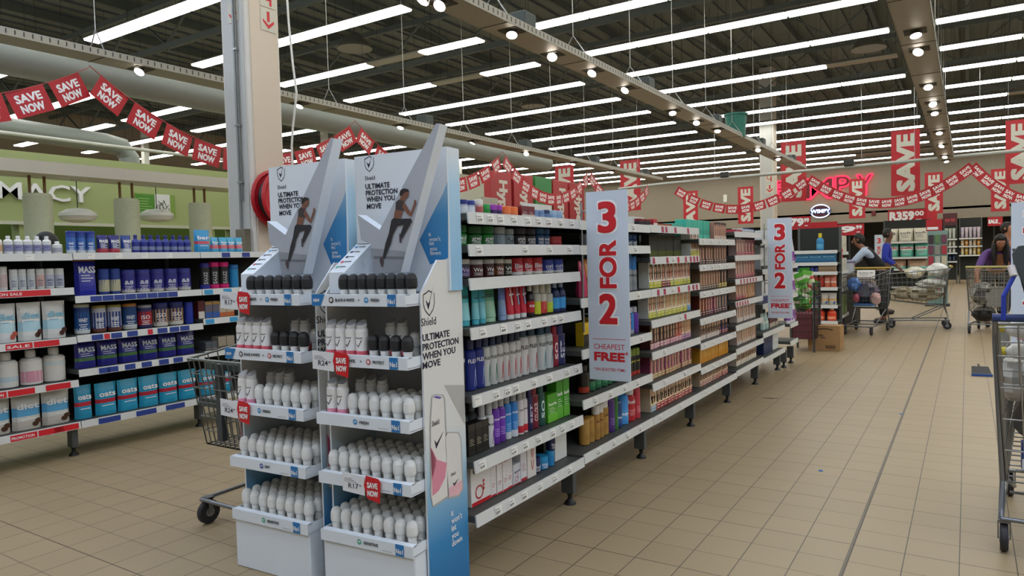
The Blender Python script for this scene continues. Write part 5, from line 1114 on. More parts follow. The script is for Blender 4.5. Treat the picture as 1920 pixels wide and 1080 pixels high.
# tall SAVE banners
def banner(px0, px1, py0, py1, y, label):
    a = at(px0, py1, (0, y, 0), (0, 1, 0)); b_ = at(px1, py0, (0, y, 0), (0, 1, 0)); w_, h = b_.x - a.x, b_.z - a.z
    t = thing('save_banner', label, 'banner', (a.x, y, a.z), 0, 'hanging SAVE banners')
    b = MB(); b.box(0, 0, 0, w_, .01, h, redm); b.text('SAVE', (w_ * .78, -.002, h * .07), Z_, -X_, w_ * .56, M('c9c9bd', .5), 'L', h * .86, .05)
    obj('banner_cloth', b, t)
    obj('hanging_wires', MB().tube([(w_ * .1, .005, h), (w_ * .1, .005, 7.38 - a.z)], .004, STEEL, 4), t); obj('hanging_wires', MB().tube([(w_ * .9, .005, h), (w_ * .9, .005, 7.38 - a.z)], .004, STEEL, 4), t)
banner(1465, 1511, 263, 379, 21.5, 'large red SAVE banner beside the far pillar')
banner(1592, 1622, 334, 410, 34, 'small red SAVE banner over the neon lettering')
banner(1671, 1725, 241, 368, 21.3, 'large red SAVE banner above the price board')
banner(1734, 1768, 322, 401, 34, 'small red SAVE banner close to the price board')
banner(1858, 1893, 315, 397, 32, 'small red SAVE banner below the broad cable tray')
banner(1885, 1940, 221, 346, 21.2, 'large red SAVE banner cut by the frame edge')
banner(1282, 1308, 357, 436, 32, 'small red SAVE banner behind the turquoise cartons')
banner(1384, 1412, 349, 420, 32, 'small red SAVE banner before the far pillar')
banner(1164, 1200, 298, 396, 24, 'red SAVE banner behind the first 3 FOR 2 sign')
banner(1042, 1075, 309, 396, 24, 'red SAVE banner behind the tall red boards')
# tall boards by the pharmacy end
def board(px0, px1, py, label, col, txt):
    X = -11.2; a = at(px0, py, (X, 0, 0), (1, 0, 0)); y1 = at(px1, py, (X, 0, 0), (1, 0, 0)).y
    t = thing('tall_board', label, 'sign', (X, a.y, 0), 0, 'tall boards past the pharmacy')
    b = MB(); w_ = y1 - a.y; b.box(-.35, 0, 0, 0, w_, a.z, M(col, .5, 0, .06, 3), .01)
    if txt: b.text(txt, (.003, w_ * .42, a.z - .25), -Z_, Y_, .4, M('c9c4bb', .5), 'L', 1.25, .04)
    obj('board_panel', b, t)
board(919, 958, 319, 'tall red lettered board closest to the pharmacy bulkhead', 'a4282c', 'Hyper')
board(963, 999, 325, 'tall red lettered board beside the green board', 'a4282c', 'Hyper')
board(1003, 1034, 330, 'tall plain green board between red boards', '2a7a3c', '')
board(1037, 1064, 337, 'tall red lettered board just past the green board', 'a0262a', 'Hyper')
board(1068, 1095, 342, 'tall red lettered board farther past the green board', '98242a', 'Hyper')
for o in bpy.data.objects:
    if o.get('label', '').endswith('closest to the pharmacy bulkhead'): o['label'] = 'tall red lettered board next to the pharmacy bulkhead'
# fire hose reel, arrows and pipe on the near pillar
t = thing('fire_hose_reel', 'red fire hose reel mounted on the white pillar', 'fire hose reel', (-6.348, 5.12, 2.03))
b = MB(); b.M = Matrix.Rotation(math.pi / 2, 4, 'Y'); rd = M('b01824', .35)
b.lathe([(.05, .06), (.27, .06), (.3, .05), (.315, .07), (.315, .09), (.29, .1), (.27, .085), (.1, .09)], rd, 28); b.lathe([(.1, .24), (.27, .235), (.3, .225), (.315, .24), (.315, .26), (.29, .27), (.26, .25), (.1, .26), (0, .26)], rd, 28)
obj('reel_drum', b, t); b = MB(); b.M = Matrix.Rotation(math.pi / 2, 4, 'Y'); b.lathe([(.24, .09), (.255, .12), (.24, .15), (.255, .18), (.24, .22)], BLK, 24); obj('hose', b, t)
obj('wall_bracket', MB().box(0, -.04, -.1, .06, .04, .1, DARK, .005), t)
def arrow(o, ux, s, label, reel):
    b = MB(); o = Vector(o); n = ux.cross(Z_); Q = lambda x, y, d: o + ux * (x * s) + Z_ * (y * s) + n * d
    b.prism([Q(-.5, -.6, .001), Q(.5, -.6, .001), Q(.5, .6, .001), Q(-.5, .6, .001)], n * .002, M('c8c4b4', .5)); d = .004
    if reel: b.ring(Q(-.05, .05, d), ux, Z_, .24 * s, .08 * s, REDINK, 16); b.poly([Q(.1, -.5, d), Q(.25, -.5, d), Q(.25, .1, d), Q(.1, .1, d)], REDINK)
    else: b.poly([Q(-.09, .45, d), Q(-.09, -.1, d), Q(.09, -.1, d), Q(.09, .45, d)], REDINK); b.poly([Q(-.36, .02, d), Q(-.36, -.14, d), Q(0, -.48, d), Q(.36, -.14, d), Q(.36, .02, d), Q(0, -.26, d)], REDINK)
    tag(obj('safety_sign', b), label, 'sign', 'fire signs on the pillars')
p = at(503, 38, (-6.343, 0, 0), (1, 0, 0)); arrow((-6.345, p.y, p.z), Y_, .2, 'red down-arrow sign on the lit face of the near pillar', False); arrow((-6.345, p.y, p.z + .255), Y_, .2, 'red hose symbol sign above the arrow on the near pillar', True)
p = at(437, 24, (0, 4.886, 0), (0, 1, 0)); arrow((p.x, 4.884, p.z), X_, .17, 'red down-arrow sign on the shaded face of the near pillar', False)
p = at(1443, 333, (0, 24.49, 0), (0, 1, 0)); arrow((p.x, 24.49, p.z), X_, .26, 'small red hose sign on the far pillar', True); arrow((p.x, 24.49, p.z - .36), X_, .26, 'small red down-arrow sign on the far pillar', False)
p = at(441, 60, (0, 4.86, 0), (0, 1, 0)); q = at(452, 430, (0, 4.86, 0), (0, 1, 0))
t = thing('pillar_pipe', 'thin grey pipe clipped down the near pillar', 'pipe', (q.x, 4.865, 0))
obj('pipe', MB().tube([(0, 0, q.z), (0, 0, 7.3)], .014, M('8a8c8a', .4, .5), 8), t); obj('pipe', MB().tube([(.035, 0, q.z + .3), (.035, 0, 7.3)], .01, M('70726e', .5), 6), t)
for z in (2.2, 2.8, 3.6): obj('pipe_clip', MB().box(-.025, -.016, z, .05, .02, z + .02, STEEL), t)
tag(obj('junction_box', MB().box(q.x - .02, 4.80, .9, q.x + .13, 4.883, q.z, M('75705f', .6, .2), .006)), 'grey-brown metal box at the foot of the near pillar pipe', 'box')

# ---------------------------------------------------------------- end wall signs
def neon(s, px0, px1, py0, py1, lab_t):
    a = at(px0, py1, (0, YF - .06, 0), (0, 1, 0)); b_ = at(px1, py0, (0, YF - .06, 0), (0, 1, 0))
    vs, fs, wd = glyphs(s, .02, 0, 3); y0 = min(v[1] for v in vs); hh = max(v[1] for v in vs) - y0
    kx, kz = (b_.x - a.x) / wd, (b_.z - a.z) / hh; P = lambda i: (a.x + vs[i][0] * kx, YF - .1, a.z + (vs[i][1] - y0) * kz)
    fc = MB().add([(a.x + x * kx, YF - .05, a.z + (y - y0) * kz) for x, y in vs], fs, M('4a0c14', .5))
    obj('letter_face', fc, lab_t)
    cnt = {}
    for f in fs:
        for i, j in zip(f, f[1:] + f[:1]): cnt[i, j] = 1
    nb_ = MB()
    for i, j in cnt:
        if (j, i) not in cnt and (Vector(P(i)) - Vector(P(j))).length > 1e-4: nb_.tube([P(i), P(j)], .045, EM('ff2a46', 3.2), 4, False)
    obj('neon_tube', nb_, lab_t)
t = thing('neon_sign', 'red neon lettering high on the far beige wall', 'sign')
neon('E', 1458, 1467, 340, 370, t); neon('M', 1510, 1562, 333, 374, t); neon('P', 1567, 1594, 329, 366, t); neon('Y', 1606, 1637, 326, 366, t)
a = at(1520, 410, (0, YF, 0), (0, 1, 0)); b_ = at(1558, 382, (0, YF, 0), (0, 1, 0)); cx, cz = (a.x + b_.x) / 2, (a.z + b_.z) / 2; rw_, rh = (b_.x - a.x) / 2, (b_.z - a.z) / 2
t = thing('burger_sign', 'white lit oval burger sign below the neon letters', 'sign', (cx, YF - .12, cz))
obj('sign_box', MB().lathe([(rw_, 0), (rw_, .1)], M('dfe6f4', .4), 28, 0, 0, 1, rh / rw_), t, (0, .1, 0), (math.pi / 2, 0, 0))
b = MB()
for s in (-1, 1):
    arc = [(rw_ * .78 * math.cos(g), s * rh * (.3 + .5 * math.sin(g))) for g in [math.pi * i / 10 for i in range(11)]]
    b.poly([(x, -.003, z) for x, z in arc], M('4a1428', .5))
b.ring((0, -.004, 0), X_, Z_, rw_ * .9, rw_ * .1, EM('cfe0ff', 2.2), 28, rh * .88)
b.box(-rw_ * 1.02, -.012, -rh * .3, rw_ * 1.02, -.006, rh * .34, M('32508a', .5)); b.text('WIMPY', (0, -.016, -rh * .24), X_, Z_, rh * .5, EM('e4eeff', 2.6), 'C', rw_ * 1.9, .03)
obj('sign_face', b, t)
def price_board(px0, px1, py0, py1, y, txt, sup, label, th=.55):
    a = at(px0, py1, (0, y, 0), (0, 1, 0)); b_ = at(px1, py0, (0, y, 0), (0, 1, 0)); w_, h = b_.x - a.x, b_.z - a.z
    t = thing('price_board', label, 'sign', (a.x, y, a.z), 0, 'red price boards'); b = MB(); b.box(0, 0, 0, w_, .02, h, redm)
    if txt: b.text(txt, (w_ * .05, -.003, h * .3), X_, Z_, h * th, WINK, 'L', w_ * .62, .05); b.text(sup, (w_ * .7, -.003, h * .55), X_, Z_, h * .3, WINK, 'L', w_ * .22, .04); b.box(w_ * .72, -.004, h * .24, w_ * .86, -.002, h * .3, WINK)
    obj('board_face', b, t); obj('board_stand', MB().box(w_ * .4, .02, -a.z, w_ * .46, .05, h * .6, DARK), t); return t
price_board(1665, 1738, 391, 421, 23.5, 'R359', '00', 'red price board reading R359 above the toilet roll packs')
price_board(1728, 1757, 399, 419, 27.5, '', '', 'red price board half hidden behind the R359 board')
price_board(1480, 1520, 405, 431, 13.4, '79', '99', 'red price board reading 79 over the cleaning shelves')
price_board(1520, 1570, 415, 443, 13.9, '', '', 'plain red board beside the 79 price board')
price_board(1571, 1620, 419, 442, 16.5, '9', '99', 'red price board reading 9 past the cleaning shelves', .5)
price_board(1852, 1880, 406, 424, 30, 'SALE', '', 'small red board over the far shop shelves', .4)
p = at(1638, 400, (0, YF - .02, 0), (0, 1, 0)); tag(obj('alarm_call_point', MB().box(p.x - .09, YF - .06, p.z - .12, p.x + .09, YF - .002, p.z + .12, M('6a1c1c', .5), .01)), 'small dark red alarm box on the far beige wall', 'alarm')
p = at(1360, 372, (0, YF - .02, 0), (0, 1, 0)); tag(obj('wall_light', MB().box(p.x - .1, YF - .06, p.z - .2, p.x + .1, YF - .002, p.z + .2, M('dcdcd0', .5), .01)), 'small pale fitting on the far beige wall', 'fitting')

ps = [at(px, py, (0, 5.36, 0), (0, 1, 0)) for px, py in ((536, -40), (541, 40), (549, 120), (556, 175), (553, 205), (549, 240), (547, 275))]
ps = [Vector((max(p.x, -6.33), p.y, p.z)) for p in ps]
tag(obj('hanging_cable', MB().tube(ps + [ps[-1] - Z_ * .8], .012, M('d4d4ce', .5), 6)), 'white cable hanging loosely down the side of the near pillar', 'cable')
# ---------------------------------------------------------------- end of the aisle
def faced(t, cx, cy, rz): t.location = (cx, cy, 0); t.rotation_euler = (0, 0, rz); return t
def set_on(parts, nm, desc, cat, place, x, y, z, rz, grp): return put('x', nm, parts, (x, y, z + .0012), rz, desc, cat, place, grp)
lv_ = [(1.18, .0), (.84, .0), (.5, .0), (.3, .0)]
bay('grey end shelving of purple and white packs past the sixth bay', -1.69, 8.47, 8.9, lv_, .4, 1.4, None, None, None, 2)
YB.append(8.9)
for i, z in enumerate((1.18, .84, .5)):
    for k in range(3): set_on(pouch(.12, .29, .07, 'd6d2da', band='8a4ca0', b0=.12, b1=.5, mark='c8a8d8'), 'softener_pack', 'white pack with purple swirl', 'pack', f'{ORD[i + 1]} tier, end shelving', -1.74, 8.56 + .13 * k, z, 0, 'packs on the end shelving')
# wire bin of green packs
p0 = at(1496, 560, (0, 9.9, 0), (0, 1, 0)); p1 = at(1524, 560, (0, 9.9, 0), (0, 1, 0)); zt = at(1510, 531, (0, 9.9, 0), (0, 1, 0)).z
bw = p1.x - p0.x + .12
t = thing('dump_bin', 'dark wire bin heaped with green packs beside the end shelving', 'bin', (p0.x - .1, 9.9, 0))
b = MB()
for a, c in (((0, 0), (bw, 0)), ((bw, 0), (bw, .45)), ((0, .45), (bw, .45)), ((0, 0), (0, .45))):
    for i in range(9): x, y = a[0] + (c[0] - a[0]) * i / 8, a[1] + (c[1] - a[1]) * i / 8; b.tube([(x, y, .18), (x, y, zt)], .004, M('3c3c3a', .5, .4), 4)
    for i in range(9): z = .18 + (zt - .18) * i / 8; b.tube([(*a, z), (*c, z)], .004, M('3c3c3a', .5, .4), 4)
obj('wire_basket', b, t)
for x in (.01, bw - .01):
    for y in (.01, .44): obj('post', MB().box(x - .012, y - .012, 0, x + .012, y + .012, zt + .01, M('4a4c4a', .5, .3)), t)
obj('base_tray', MB().box(0, 0, .17, bw, .45, .18, M('6a3038', .6)).box(.02, .02, .18, bw - .02, .43, .5, M('7a3a40', .7)), t)
r2 = random.Random(5)
cl = ['4c9c34', '3c7c2c', '8cc048', 'c8c89c', '56a83c', '6ab04a']
for i in range(26):
    c = cl[i % 6]; z = .56 + (zt - .5) * (i / 26.)
    o = put('x', 'snack_pack', pouch(.13, .16, .05, c, band='d8d8c0' if i % 3 else 'b83830', b0=.4, b1=.6), (p0.x - .1 + r2.uniform(.08, bw - .08), 9.9 + r2.uniform(.07, .36), z), r2.uniform(-2.2, -.9), 'pale lime snack pack' if c in ('8cc048', 'c8c89c') else 'green snack pack', 'pack', 'the wire bin heap', 'packs heaped in the wire bin')
    o.rotation_euler = (r2.uniform(-.4, .4), r2.uniform(-.5, .5), r2.uniform(-2.2, -.9))
# cleaning-goods unit facing the aisle
def unit(label, x0, x1, yf, levels, top, depth=.42, header=None, grp=None):
    t = bay(label, 0, 0, x1 - x0, [(z, 0) for z in levels], depth, top, None, None, grp, 2)
    faced(t, (x0 + x1) / 2, yf + depth / 2, -math.pi / 2)
    if header: obj('header_panel', MB().box(depth / 2 - .02, -(x1 - x0) / 2, header[0], depth / 2, (x1 - x0) / 2, header[1], M('4e514d', .6, .2)), t)
    return t
UX0, UX1, UY = -2.25, -1.62, 11.5
unit('dark grey cleaning-goods shelving beyond the cardboard box', UX0, UX1, UY, [1.33, 1.15, 1.01, .775, .51, .27], 1.68, .42, None)
SP = lambda n, i: UX0 + .05 + (UX1 - UX0 - .1) * (i + .5) / n
F_ = -math.pi / 2; UP_ = UY + .1
def stock(n, parts, nm, desc, cat, place, z, x0=None, x1=None, y=UP_, grp='cleaning goods beyond the cardboard box', rz=F_):
    x0 = UX0 + .04 if x0 is None else x0; x1 = UX1 - .04 if x1 is None else x1
    for i in range(n): set_on(parts, nm, desc, cat, place, x0 + (x1 - x0) * (i + .5) / n, y, z, rz, grp)
stock(1, bottle(.11, .26, '2f84b8', 'd8c428', .25, .25, label='5aa8d0', txt='Z'), 'cleaner_bottle', 'lone blue bottle with yellow cap', 'bottle', 'cleaning shelving top', 1.33, -1.95, -1.8)
stock(3, box(.185, .13, .14, '2c6c94', band='245a80', txt='foil', tc='a8d0e0'), 'foil_box', 'teal carton', 'box', 'second cleaning shelf', 1.15)
stock(5, bottle(.066, .125, '24307c', '2c3a8c', .2, .3, label='4a58a0'), 'cleaner_bottle', 'small navy bottle', 'bottle', 'third cleaning shelf', 1.01, UX0 + .04, UX0 + .36)
stock(2, box(.12, .13, .12, 'a88c6c', band='8c7050', bf=.3), 'brown_carton', 'tan carton', 'box', 'third cleaning shelf', 1.01, UX0 + .36, UX1 - .04)
stock(2, bottle(.07, .2, '24408c', '3a74b0', .2, .4), 'cleaner_bottle', 'blue spray bottle', 'bottle', 'fourth cleaning shelf', .775, UX0 + .04, UX0 + .2)
stock(3, can(.07, .2, 'b83c2c', 'd8d0c8', .2, foot='8c2c20', txt='clean'), 'cleaner_can', 'orange-red can', 'can', 'fourth cleaning shelf', .775, UX0 + .2, UX0 + .43)
stock(2, pouch(.085, .18, .06, 'c86a4c', band='d8b8a0'), 'refill_pouch', 'salmon refill pouch', 'pouch', 'fourth cleaning shelf', .775, UX0 + .43, UX1 - .03)
stock(3, bottle(.075, .2, '24407c', 'd8a428', .22, .35, label='c8d0d8'), 'cleaner_bottle', 'blue bottle with amber cap', 'bottle', 'fifth cleaning shelf', .51, UX0 + .12, UX0 + .38)
stock(2, pouch(.11, .18, .07, 'b8b0a0', band='d89c4c', mark='3c64a0'), 'refill_pouch', 'pale refill pouch', 'pouch', 'fifth cleaning shelf', .51, UX0 + .38, UX1 - .03)
stock(3, bottle(.135, .2, 'd8401c', 'e0d8d0', .18, .3, label='f0a080', l1=.4), 'cleaner_bottle', 'big orange bottle', 'bottle', 'bottom cleaning shelf', .27, UX0 + .13, UX1 - .02)
bay('grey shelving of white paper goods past the orange bottles', -1.66, 11.95, 12.95, [(1.3, 0), (1.0, 0), (.72, 0), (.3, 0)], .42, 1.65, None, {0: [(.1, '', 'r')]}, None, 2)
YB.append(12.95)
for i, (z, n, c, h, d_) in enumerate(((1.3, 4, 'd8d4c4', .26, 'cream tissue pack'), (1.0, 4, 'd0ccc0', .2, 'white napkin pack'), (.72, 5, 'c8c0b0', .2, 'beige napkin pack'), (.3, 4, '9cb870', .3, 'pale green tissue pack'))):
    for k in range(n): set_on(box(.2 if n == 4 else .16, h, .14, c, bars='8c8c88'), 'tissue_pack', d_, 'pack', f'{ORD[i + 1]} paper-goods shelf', -1.75, 12.08 + .24 * k * 4 / n, z, 0, 'paper goods past the orange bottles')
t = thing('save_tag', 'small red SAVE tag on the paper-goods shelving', 'tag', (-1.645, 12.1, 1.28)); b = MB(); b.box(0, -.07, -.08, .004, .09, .07, REDINK); b.text('SAVE', (.006, .01, -.02), Y_, Z_, .04, WINK, 'C', .13, .03); obj('tag_card', b, t)
# cardboard box
t = thing('cardboard_box', 'brown cardboard box standing on the tiled floor', 'box', (-1.6, 10.29, 0), math.radians(-1))
cb = M('a07c50', .8, 0, .08, 12); b = MB(); b.box(-.2, -.15, 0, .2, .15, .325, cb, .003)
pts = [(-.13 + .24 * i / 10, -.1515, .235 + .05 * math.sin(math.pi * (.15 + .6 * i / 10))) for i in range(11)]
for a, c in zip(pts, pts[1:]): b.poly([a, c, (c[0], c[1], c[2] + .014), (a[0], a[1], a[2] + .014)], M('3a2c24', .7))
b.text('clean', (-.12, -.1515, .2), X_, Z_, .022, M('5a4434', .7), 'L', .1, .02); b.box(.02, -.1516, .03, .14, -.1512, .075, M('6a5034', .8)); b.box(-.06, -.1516, .19, .0, -.1512, .2, M('5a4434', .7)); b.box(-.04, -.1516, .165, .02, -.1512, .178, M('4a3050', .7))
obj('carton_body', b, t)
b = MB(); b.box(-.2, -.152, .3255, .2, -.003, .329, cb); obj('flap', b, t); b = MB(); b.box(-.2, .003, .3255, .2, .152, .329, cb); obj('flap', b, t)
# toilet roll wall
def shelfwall(x0, x1, y, levels, label): return unit(label, x0, x1, y, levels, levels[0] + .6, .5)
shelfwall(-1.98, -.85, 22, [1.52, 1.1, .78, .3], 'dark shelving of toilet roll packs under the price board')
for i in range(3): set_on(pouch(.35, .36, .3, 'd4d0bc', txt='soft', tc='6a6a70'), 'toilet_roll_pack', 'big cream toilet roll pack', 'pack', 'top toilet roll shelf', -1.77 + .36 * i, 22.17, 1.52, F_, 'toilet roll packs')
for i in range(3): set_on(pouch(.33, .38, .3, '5fb09c', txt='soft', tc='b04050', band='d8d8d0', b0=.45, b1=.7), 'toilet_roll_pack', 'turquoise toilet roll pack', 'pack', 'second toilet roll shelf', -1.75 + .36 * i, 22.17, 1.1, F_, 'toilet roll packs')
for i in range(2): set_on(pouch(.5, .26, .3, 'a88870', low='7ab8a8'), 'toilet_roll_pack', 'beige toilet roll pack', 'pack', 'third toilet roll shelf', -1.65 + .52 * i, 22.17, .78, F_, 'toilet roll packs')
# shop shelves past the checkouts
def far_unit(px0, px1, y, rows, label, place, hd=None):
    x0, x1 = at(px0, 450, (0, y, 0), (0, 1, 0)).x, at(px1, 450, (0, y, 0), (0, 1, 0)).x
    zs = [at((px0 + px1) / 2, r[0], (0, y, 0), (0, 1, 0)).z for r in rows]
    t = unit(label, x0, x1, y, zs, 2.4, .5)
    if hd: b = MB(); b.box(.25, -(x1 - x0) / 2, 2.15, .27, (x1 - x0) / 2, 2.6, M('4c2428', .6)); b.text(hd, (.275, 0, 2.3), Y_, Z_, .14, M('b84048', .5), 'C', (x1 - x0) * .7, .02); obj('header_panel', b, t)
    for (py, n, h, cols, desc), z in zip(rows, zs):
        for i in range(n):
            w_ = (x1 - x0 - .1) / n
            set_on(pouch(round(w_ * .95, 3), h, .3, cols[i % len(cols)], band=cols[(i + 1) % len(cols)] if len(cols) > 1 else ''), 'shop_pack', desc + (' with a band' if len(cols) > 1 else ''), 'pack', f'{place}, shelf {ORD[rows.index((py, n, h, cols, desc)) + 1]}', x0 + .05 + w_ * (i + .5), y + .17, z, F_, 'packs on the far shop shelves')
far_unit(1768, 1795, 31, [(448, 3, .4, ['a8aca0'], 'grey pack'), (462, 3, .25, ['b4b4a4'], 'pale pack'), (474, 3, .25, ['b8bcb4'], 'white pack'), (490, 3, .3, ['24344c'], 'dark blue pack')], 'far shelving of grey packs under the dim red header', 'far grey unit', 'super deals')
far_unit(1798, 1842, 31, [(446, 5, .4, ['a89cac', 'b8a8b0', 'a8a0a4'], 'mauve pack'), (461, 5, .3, ['c0b49c', 'c08030', 'b8b4a8'], 'cream pack'), (478, 5, .4, ['c8bc9c', 'b89430', 'c0b8a8'], 'biscuit pack')], 'far shelving of mauve and yellow packs', 'far yellow unit')
p = at(1758, 480, (0, 19, 0), (0, 1, 0))
t = thing('spinner_rack', 'narrow rack of small hanging goods beside the toilet roll packs', 'rack', (p.x, 19, 0)); obj('rack_frame', MB().box(-.2, -.04, .05, .2, 0, 1.72, M('7c9a94', .6)).box(-.24, -.2, 0, .24, .2, .05, DARK), t)
for i in range(7):
    for k in range(3) if i < 6 else (): set_on(box(.1, .2, .03, ['8c8c84', '3a2c34', 'a83040', '5c7c54', 'b0b4b0', '6c3c50', 'c0b8a0'][(i * 3 + k * 2) % 7]), 'blister_card', ['dull grey card', 'dark card', 'red card', 'green card', 'pale card', 'plum card', 'cream card'][(i * 3 + k * 2) % 7], 'card', 'the narrow hanging rack', p.x - .13 + .13 * k, 18.94, .2 + .245 * i, F_, 'cards on the narrow rack')
p = at(1742, 420, (0, 18.8, 0), (0, 1, 0)); t = thing('rack_topper', 'red and white pointed board above the narrow hanging rack', 'sign', (p.x + .05, 19.06, 1.72)); obj('topper_board', MB().box(-.12, 0, 0, .2, .02, .26, redm).box(-.1, -.004, .03, .12, -.001, .09, WINK), t); obj('topper_post', MB().box(-.02, .02, -1.72, .02, .05, .2, DARK), t)
# ---------------------------------------------------------------- trolleys
def panel(b, A, B_, Cc, D_, nu, nv, r, m_):
    A, B_, Cc, D_ = (Vector(v) for v in (A, B_, Cc, D_)); L_ = lambda u, v: (A * (1 - u) + B_ * u) * (1 - v) + (D_ * (1 - u) + Cc * u) * v
    for i in range(nu + 1): b.tube([L_(i / nu, 0), L_(i / nu, 1)], r, m_, 4, False)
    for i in range(nv + 1): b.tube([L_(0, i / nv), L_(1, i / nv)], r, m_, 4, False)
def trolley(label, loc, rz, hcol, zb=(.36, .46), zt=(.98, .9), L=.9, hw=(.27, .2), seat=None, n=(10, 16, 8), r=.003, wire=CHROME):
    t = thing('shopping_trolley', label, 'trolley', loc, rz, 'shopping trolleys')
    a, f = hw; h = 1.02
    b = MB(); RBL, RBR, RTL, RTR = (-a * .85, .06, zb[0]), (a * .85, .06, zb[0]), (-a, 0, zt[0]), (a, 0, zt[0])
    FBL, FBR, FTL, FTR = (-f * .85, L - .06, zb[1]), (f * .85, L - .06, zb[1]), (-f, L, zt[1]), (f, L, zt[1])
    panel(b, RBL, RBR, RTR, RTL, n[0], n[2], r, wire); panel(b, FBL, FBR, FTR, FTL, n[0], n[2], r, wire)
    panel(b, RBL, FBL, FTL, RTL, n[1], n[2], r, wire); panel(b, RBR, FBR, FTR, RTR, n[1], n[2], r, wire); panel(b, RBL, RBR, FBR, FBL, n[0], n[1], r, wire)
    for p_, q_ in ((RTL, FTL), (RTR, FTR), (FTL, FTR), (RTL, RTR)): b.tube([p_, q_], .007, wire, 6)
    obj('basket', b, t)
    b = MB(); c = M('83868a', .35, .8)
    for s in (-1, 1):
        b.tube([(s * a, -.03, h), (s * a, .03, h - .1), (s * a * .9, .06, zb[0]), (s * a * .92, .0, .15), (s * f, L - .04, .13)], .011, c, 6)
        b.tube([(s * a * .85, .1, zb[0]), (s * f * .9, L * .6, .14)], .009, c, 6)
    b.tube([(-f, L - .04, .13), (f, L - .04, .13)], .011, c, 6); b.tube([(-a * .92, 0, .15), (a * .92, 0, .15)], .011, c, 6); b.tube([(-f, L * .5, .135), (f, L * .5, .135)], .008, c, 6)
    obj('frame', b, t)
    obj('handle', MB().tube([(-a - .01, -.035, h), (a + .01, -.035, h)], .017, M(hcol, .4), 10), t)
    b = MB(); panel(b, (-a * .9, .14, zt[0] - .28), (a * .9, .14, zt[0] - .28), (a * .95, .05, zt[0] - .02), (-a * .95, .05, zt[0] - .02), 8, 4, r, wire); obj('child_flap', b, t)
    for x, y in ((-a * .88, .03), (a * .88, .03), (-f * .95, L - .07), (f * .95, L - .07)):
        b = MB(); b.M = Matrix.Translation((x, y, .062)) @ Matrix.Rotation(math.pi / 2, 4, 'Y')
        b.lathe([(.03, -.014), (.056, -.015), (.0615, -.008), (.0615, .008), (.056, .015), (.03, .014)], M('26262a', .6), 18); b.lathe([(.024, -.017), (.024, .017)], STEEL, 12)
        b.M = None; b.box(x - .024, y - .012, .055, x - .019, y + .012, .135, c); b.box(x + .019, y - .012, .055, x + .024, y + .012, .135, c); b.box(x - .024, y - .02, .128, x + .024, y + .02, .14, c)
        obj('castor', b, t)
    if seat: seat(t)
    return t
def blob(sx, sy, sz, seed, mats_, n=14, m_=9, rough=.16):
    rr = random.Random(seed); b = MB(); ph = [(rr.uniform(0, 6), rr.uniform(1.5, 4), rr.uniform(1, 4)) for _ in range(5)]; R_ = []
    for j in range(m_ + 1):
        th = math.pi * j / m_; row_ = []
        for i in range(n):
            g = 2 * math.pi * i / n; k = 1 + sum(rough * .5 * math.sin(p_ + q_ * g * round(1) + w_ * th * 2) for p_, q_, w_ in [(a_, round(c_), d_) for a_, c_, d_ in ph]) / 2 + rr.uniform(-rough, rough) * .3
            row_.append((sx * k * math.sin(th) * math.cos(g), sy * k * math.sin(th) * math.sin(g), sz * (1 - math.cos(th)) * .5 * (1 + .0 * k)))
        R_.append(row_)
    for j in range(m_):
        for i in range(n): b.add([R_[j][i], R_[j][(i + 1) % n], R_[j + 1][(i + 1) % n], R_[j + 1][i]], [(0, 1, 2, 3)], mats_[0] if len(mats_) == 1 else mats_[rr.randrange(len(mats_))], True)
    return b
def load(nm, lab, cat, loc, sx, sy, sz, seed, cols, rz=0., grp=None, rough=.16):
    o = obj(nm, blob(sx, sy, sz, seed, [M(c, .4, 0, .2, 12, bump=.4) for c in cols], rough=rough), None, loc, (0, 0, rz)); return tag(o, lab, cat, grp)
# trolley behind the deodorant stands
def seat_flap(t):
    g = M('3c4244', .5)
    b = MB(); b.box(-.24, .8, .8, .24, .83, .835, g); b.box(-.2, .845, .46, -.15, .875, .84, g); b.box(.05, .845, .46, .09, .875, .84, g); b.box(-.24, .84, .62, .24, .87, .66, g); b.box(-.24, .83, .47, -.1, .85, .62, g); obj('plastic_guard', b, t, label='dark grey plastic guard')
ta = trolley('wire trolley with grey guard and pink goods behind the deodorant stand', (-3.04, 3.02, 0), math.pi, '3a4a44', (.42, .42), (.98, .86), .9, (.27, .27), seat_flap, (12, 16, 6), .0032, M('747a78', .4, .7))
put('x', 'gift_box', box(.3, .17, .2, 'c07888', band='a85c70', bf=.3), (-2.98, 2.38, .66), F_, 'pink carton', 'box', 'the trolley behind the deodorant stand, upper', 'goods in the trolley behind the stand')
put('x', 'gift_box', box(.26, .15, .2, 'b08494', top='9c7484'), (-2.98, 2.36, .425), F_, 'mauve carton', 'box', 'the trolley behind the deodorant stand, lower', 'goods in the trolley behind the stand')
put('x', 'gift_box', box(.28, .08, .24, 'b89098'), (-3.0, 2.42, .578), F_, 'dusky pink flat carton', 'box', 'the mauve carton in the trolley', 'goods in the trolley behind the stand')
put('x', 'gift_box', box(.14, .17, .2, '8c8a6c', bars='c8c4a8'), (-3.16, 2.66, .425), F_, 'olive carton', 'box', 'the trolley basket behind the pink carton', 'goods in the trolley behind the stand')
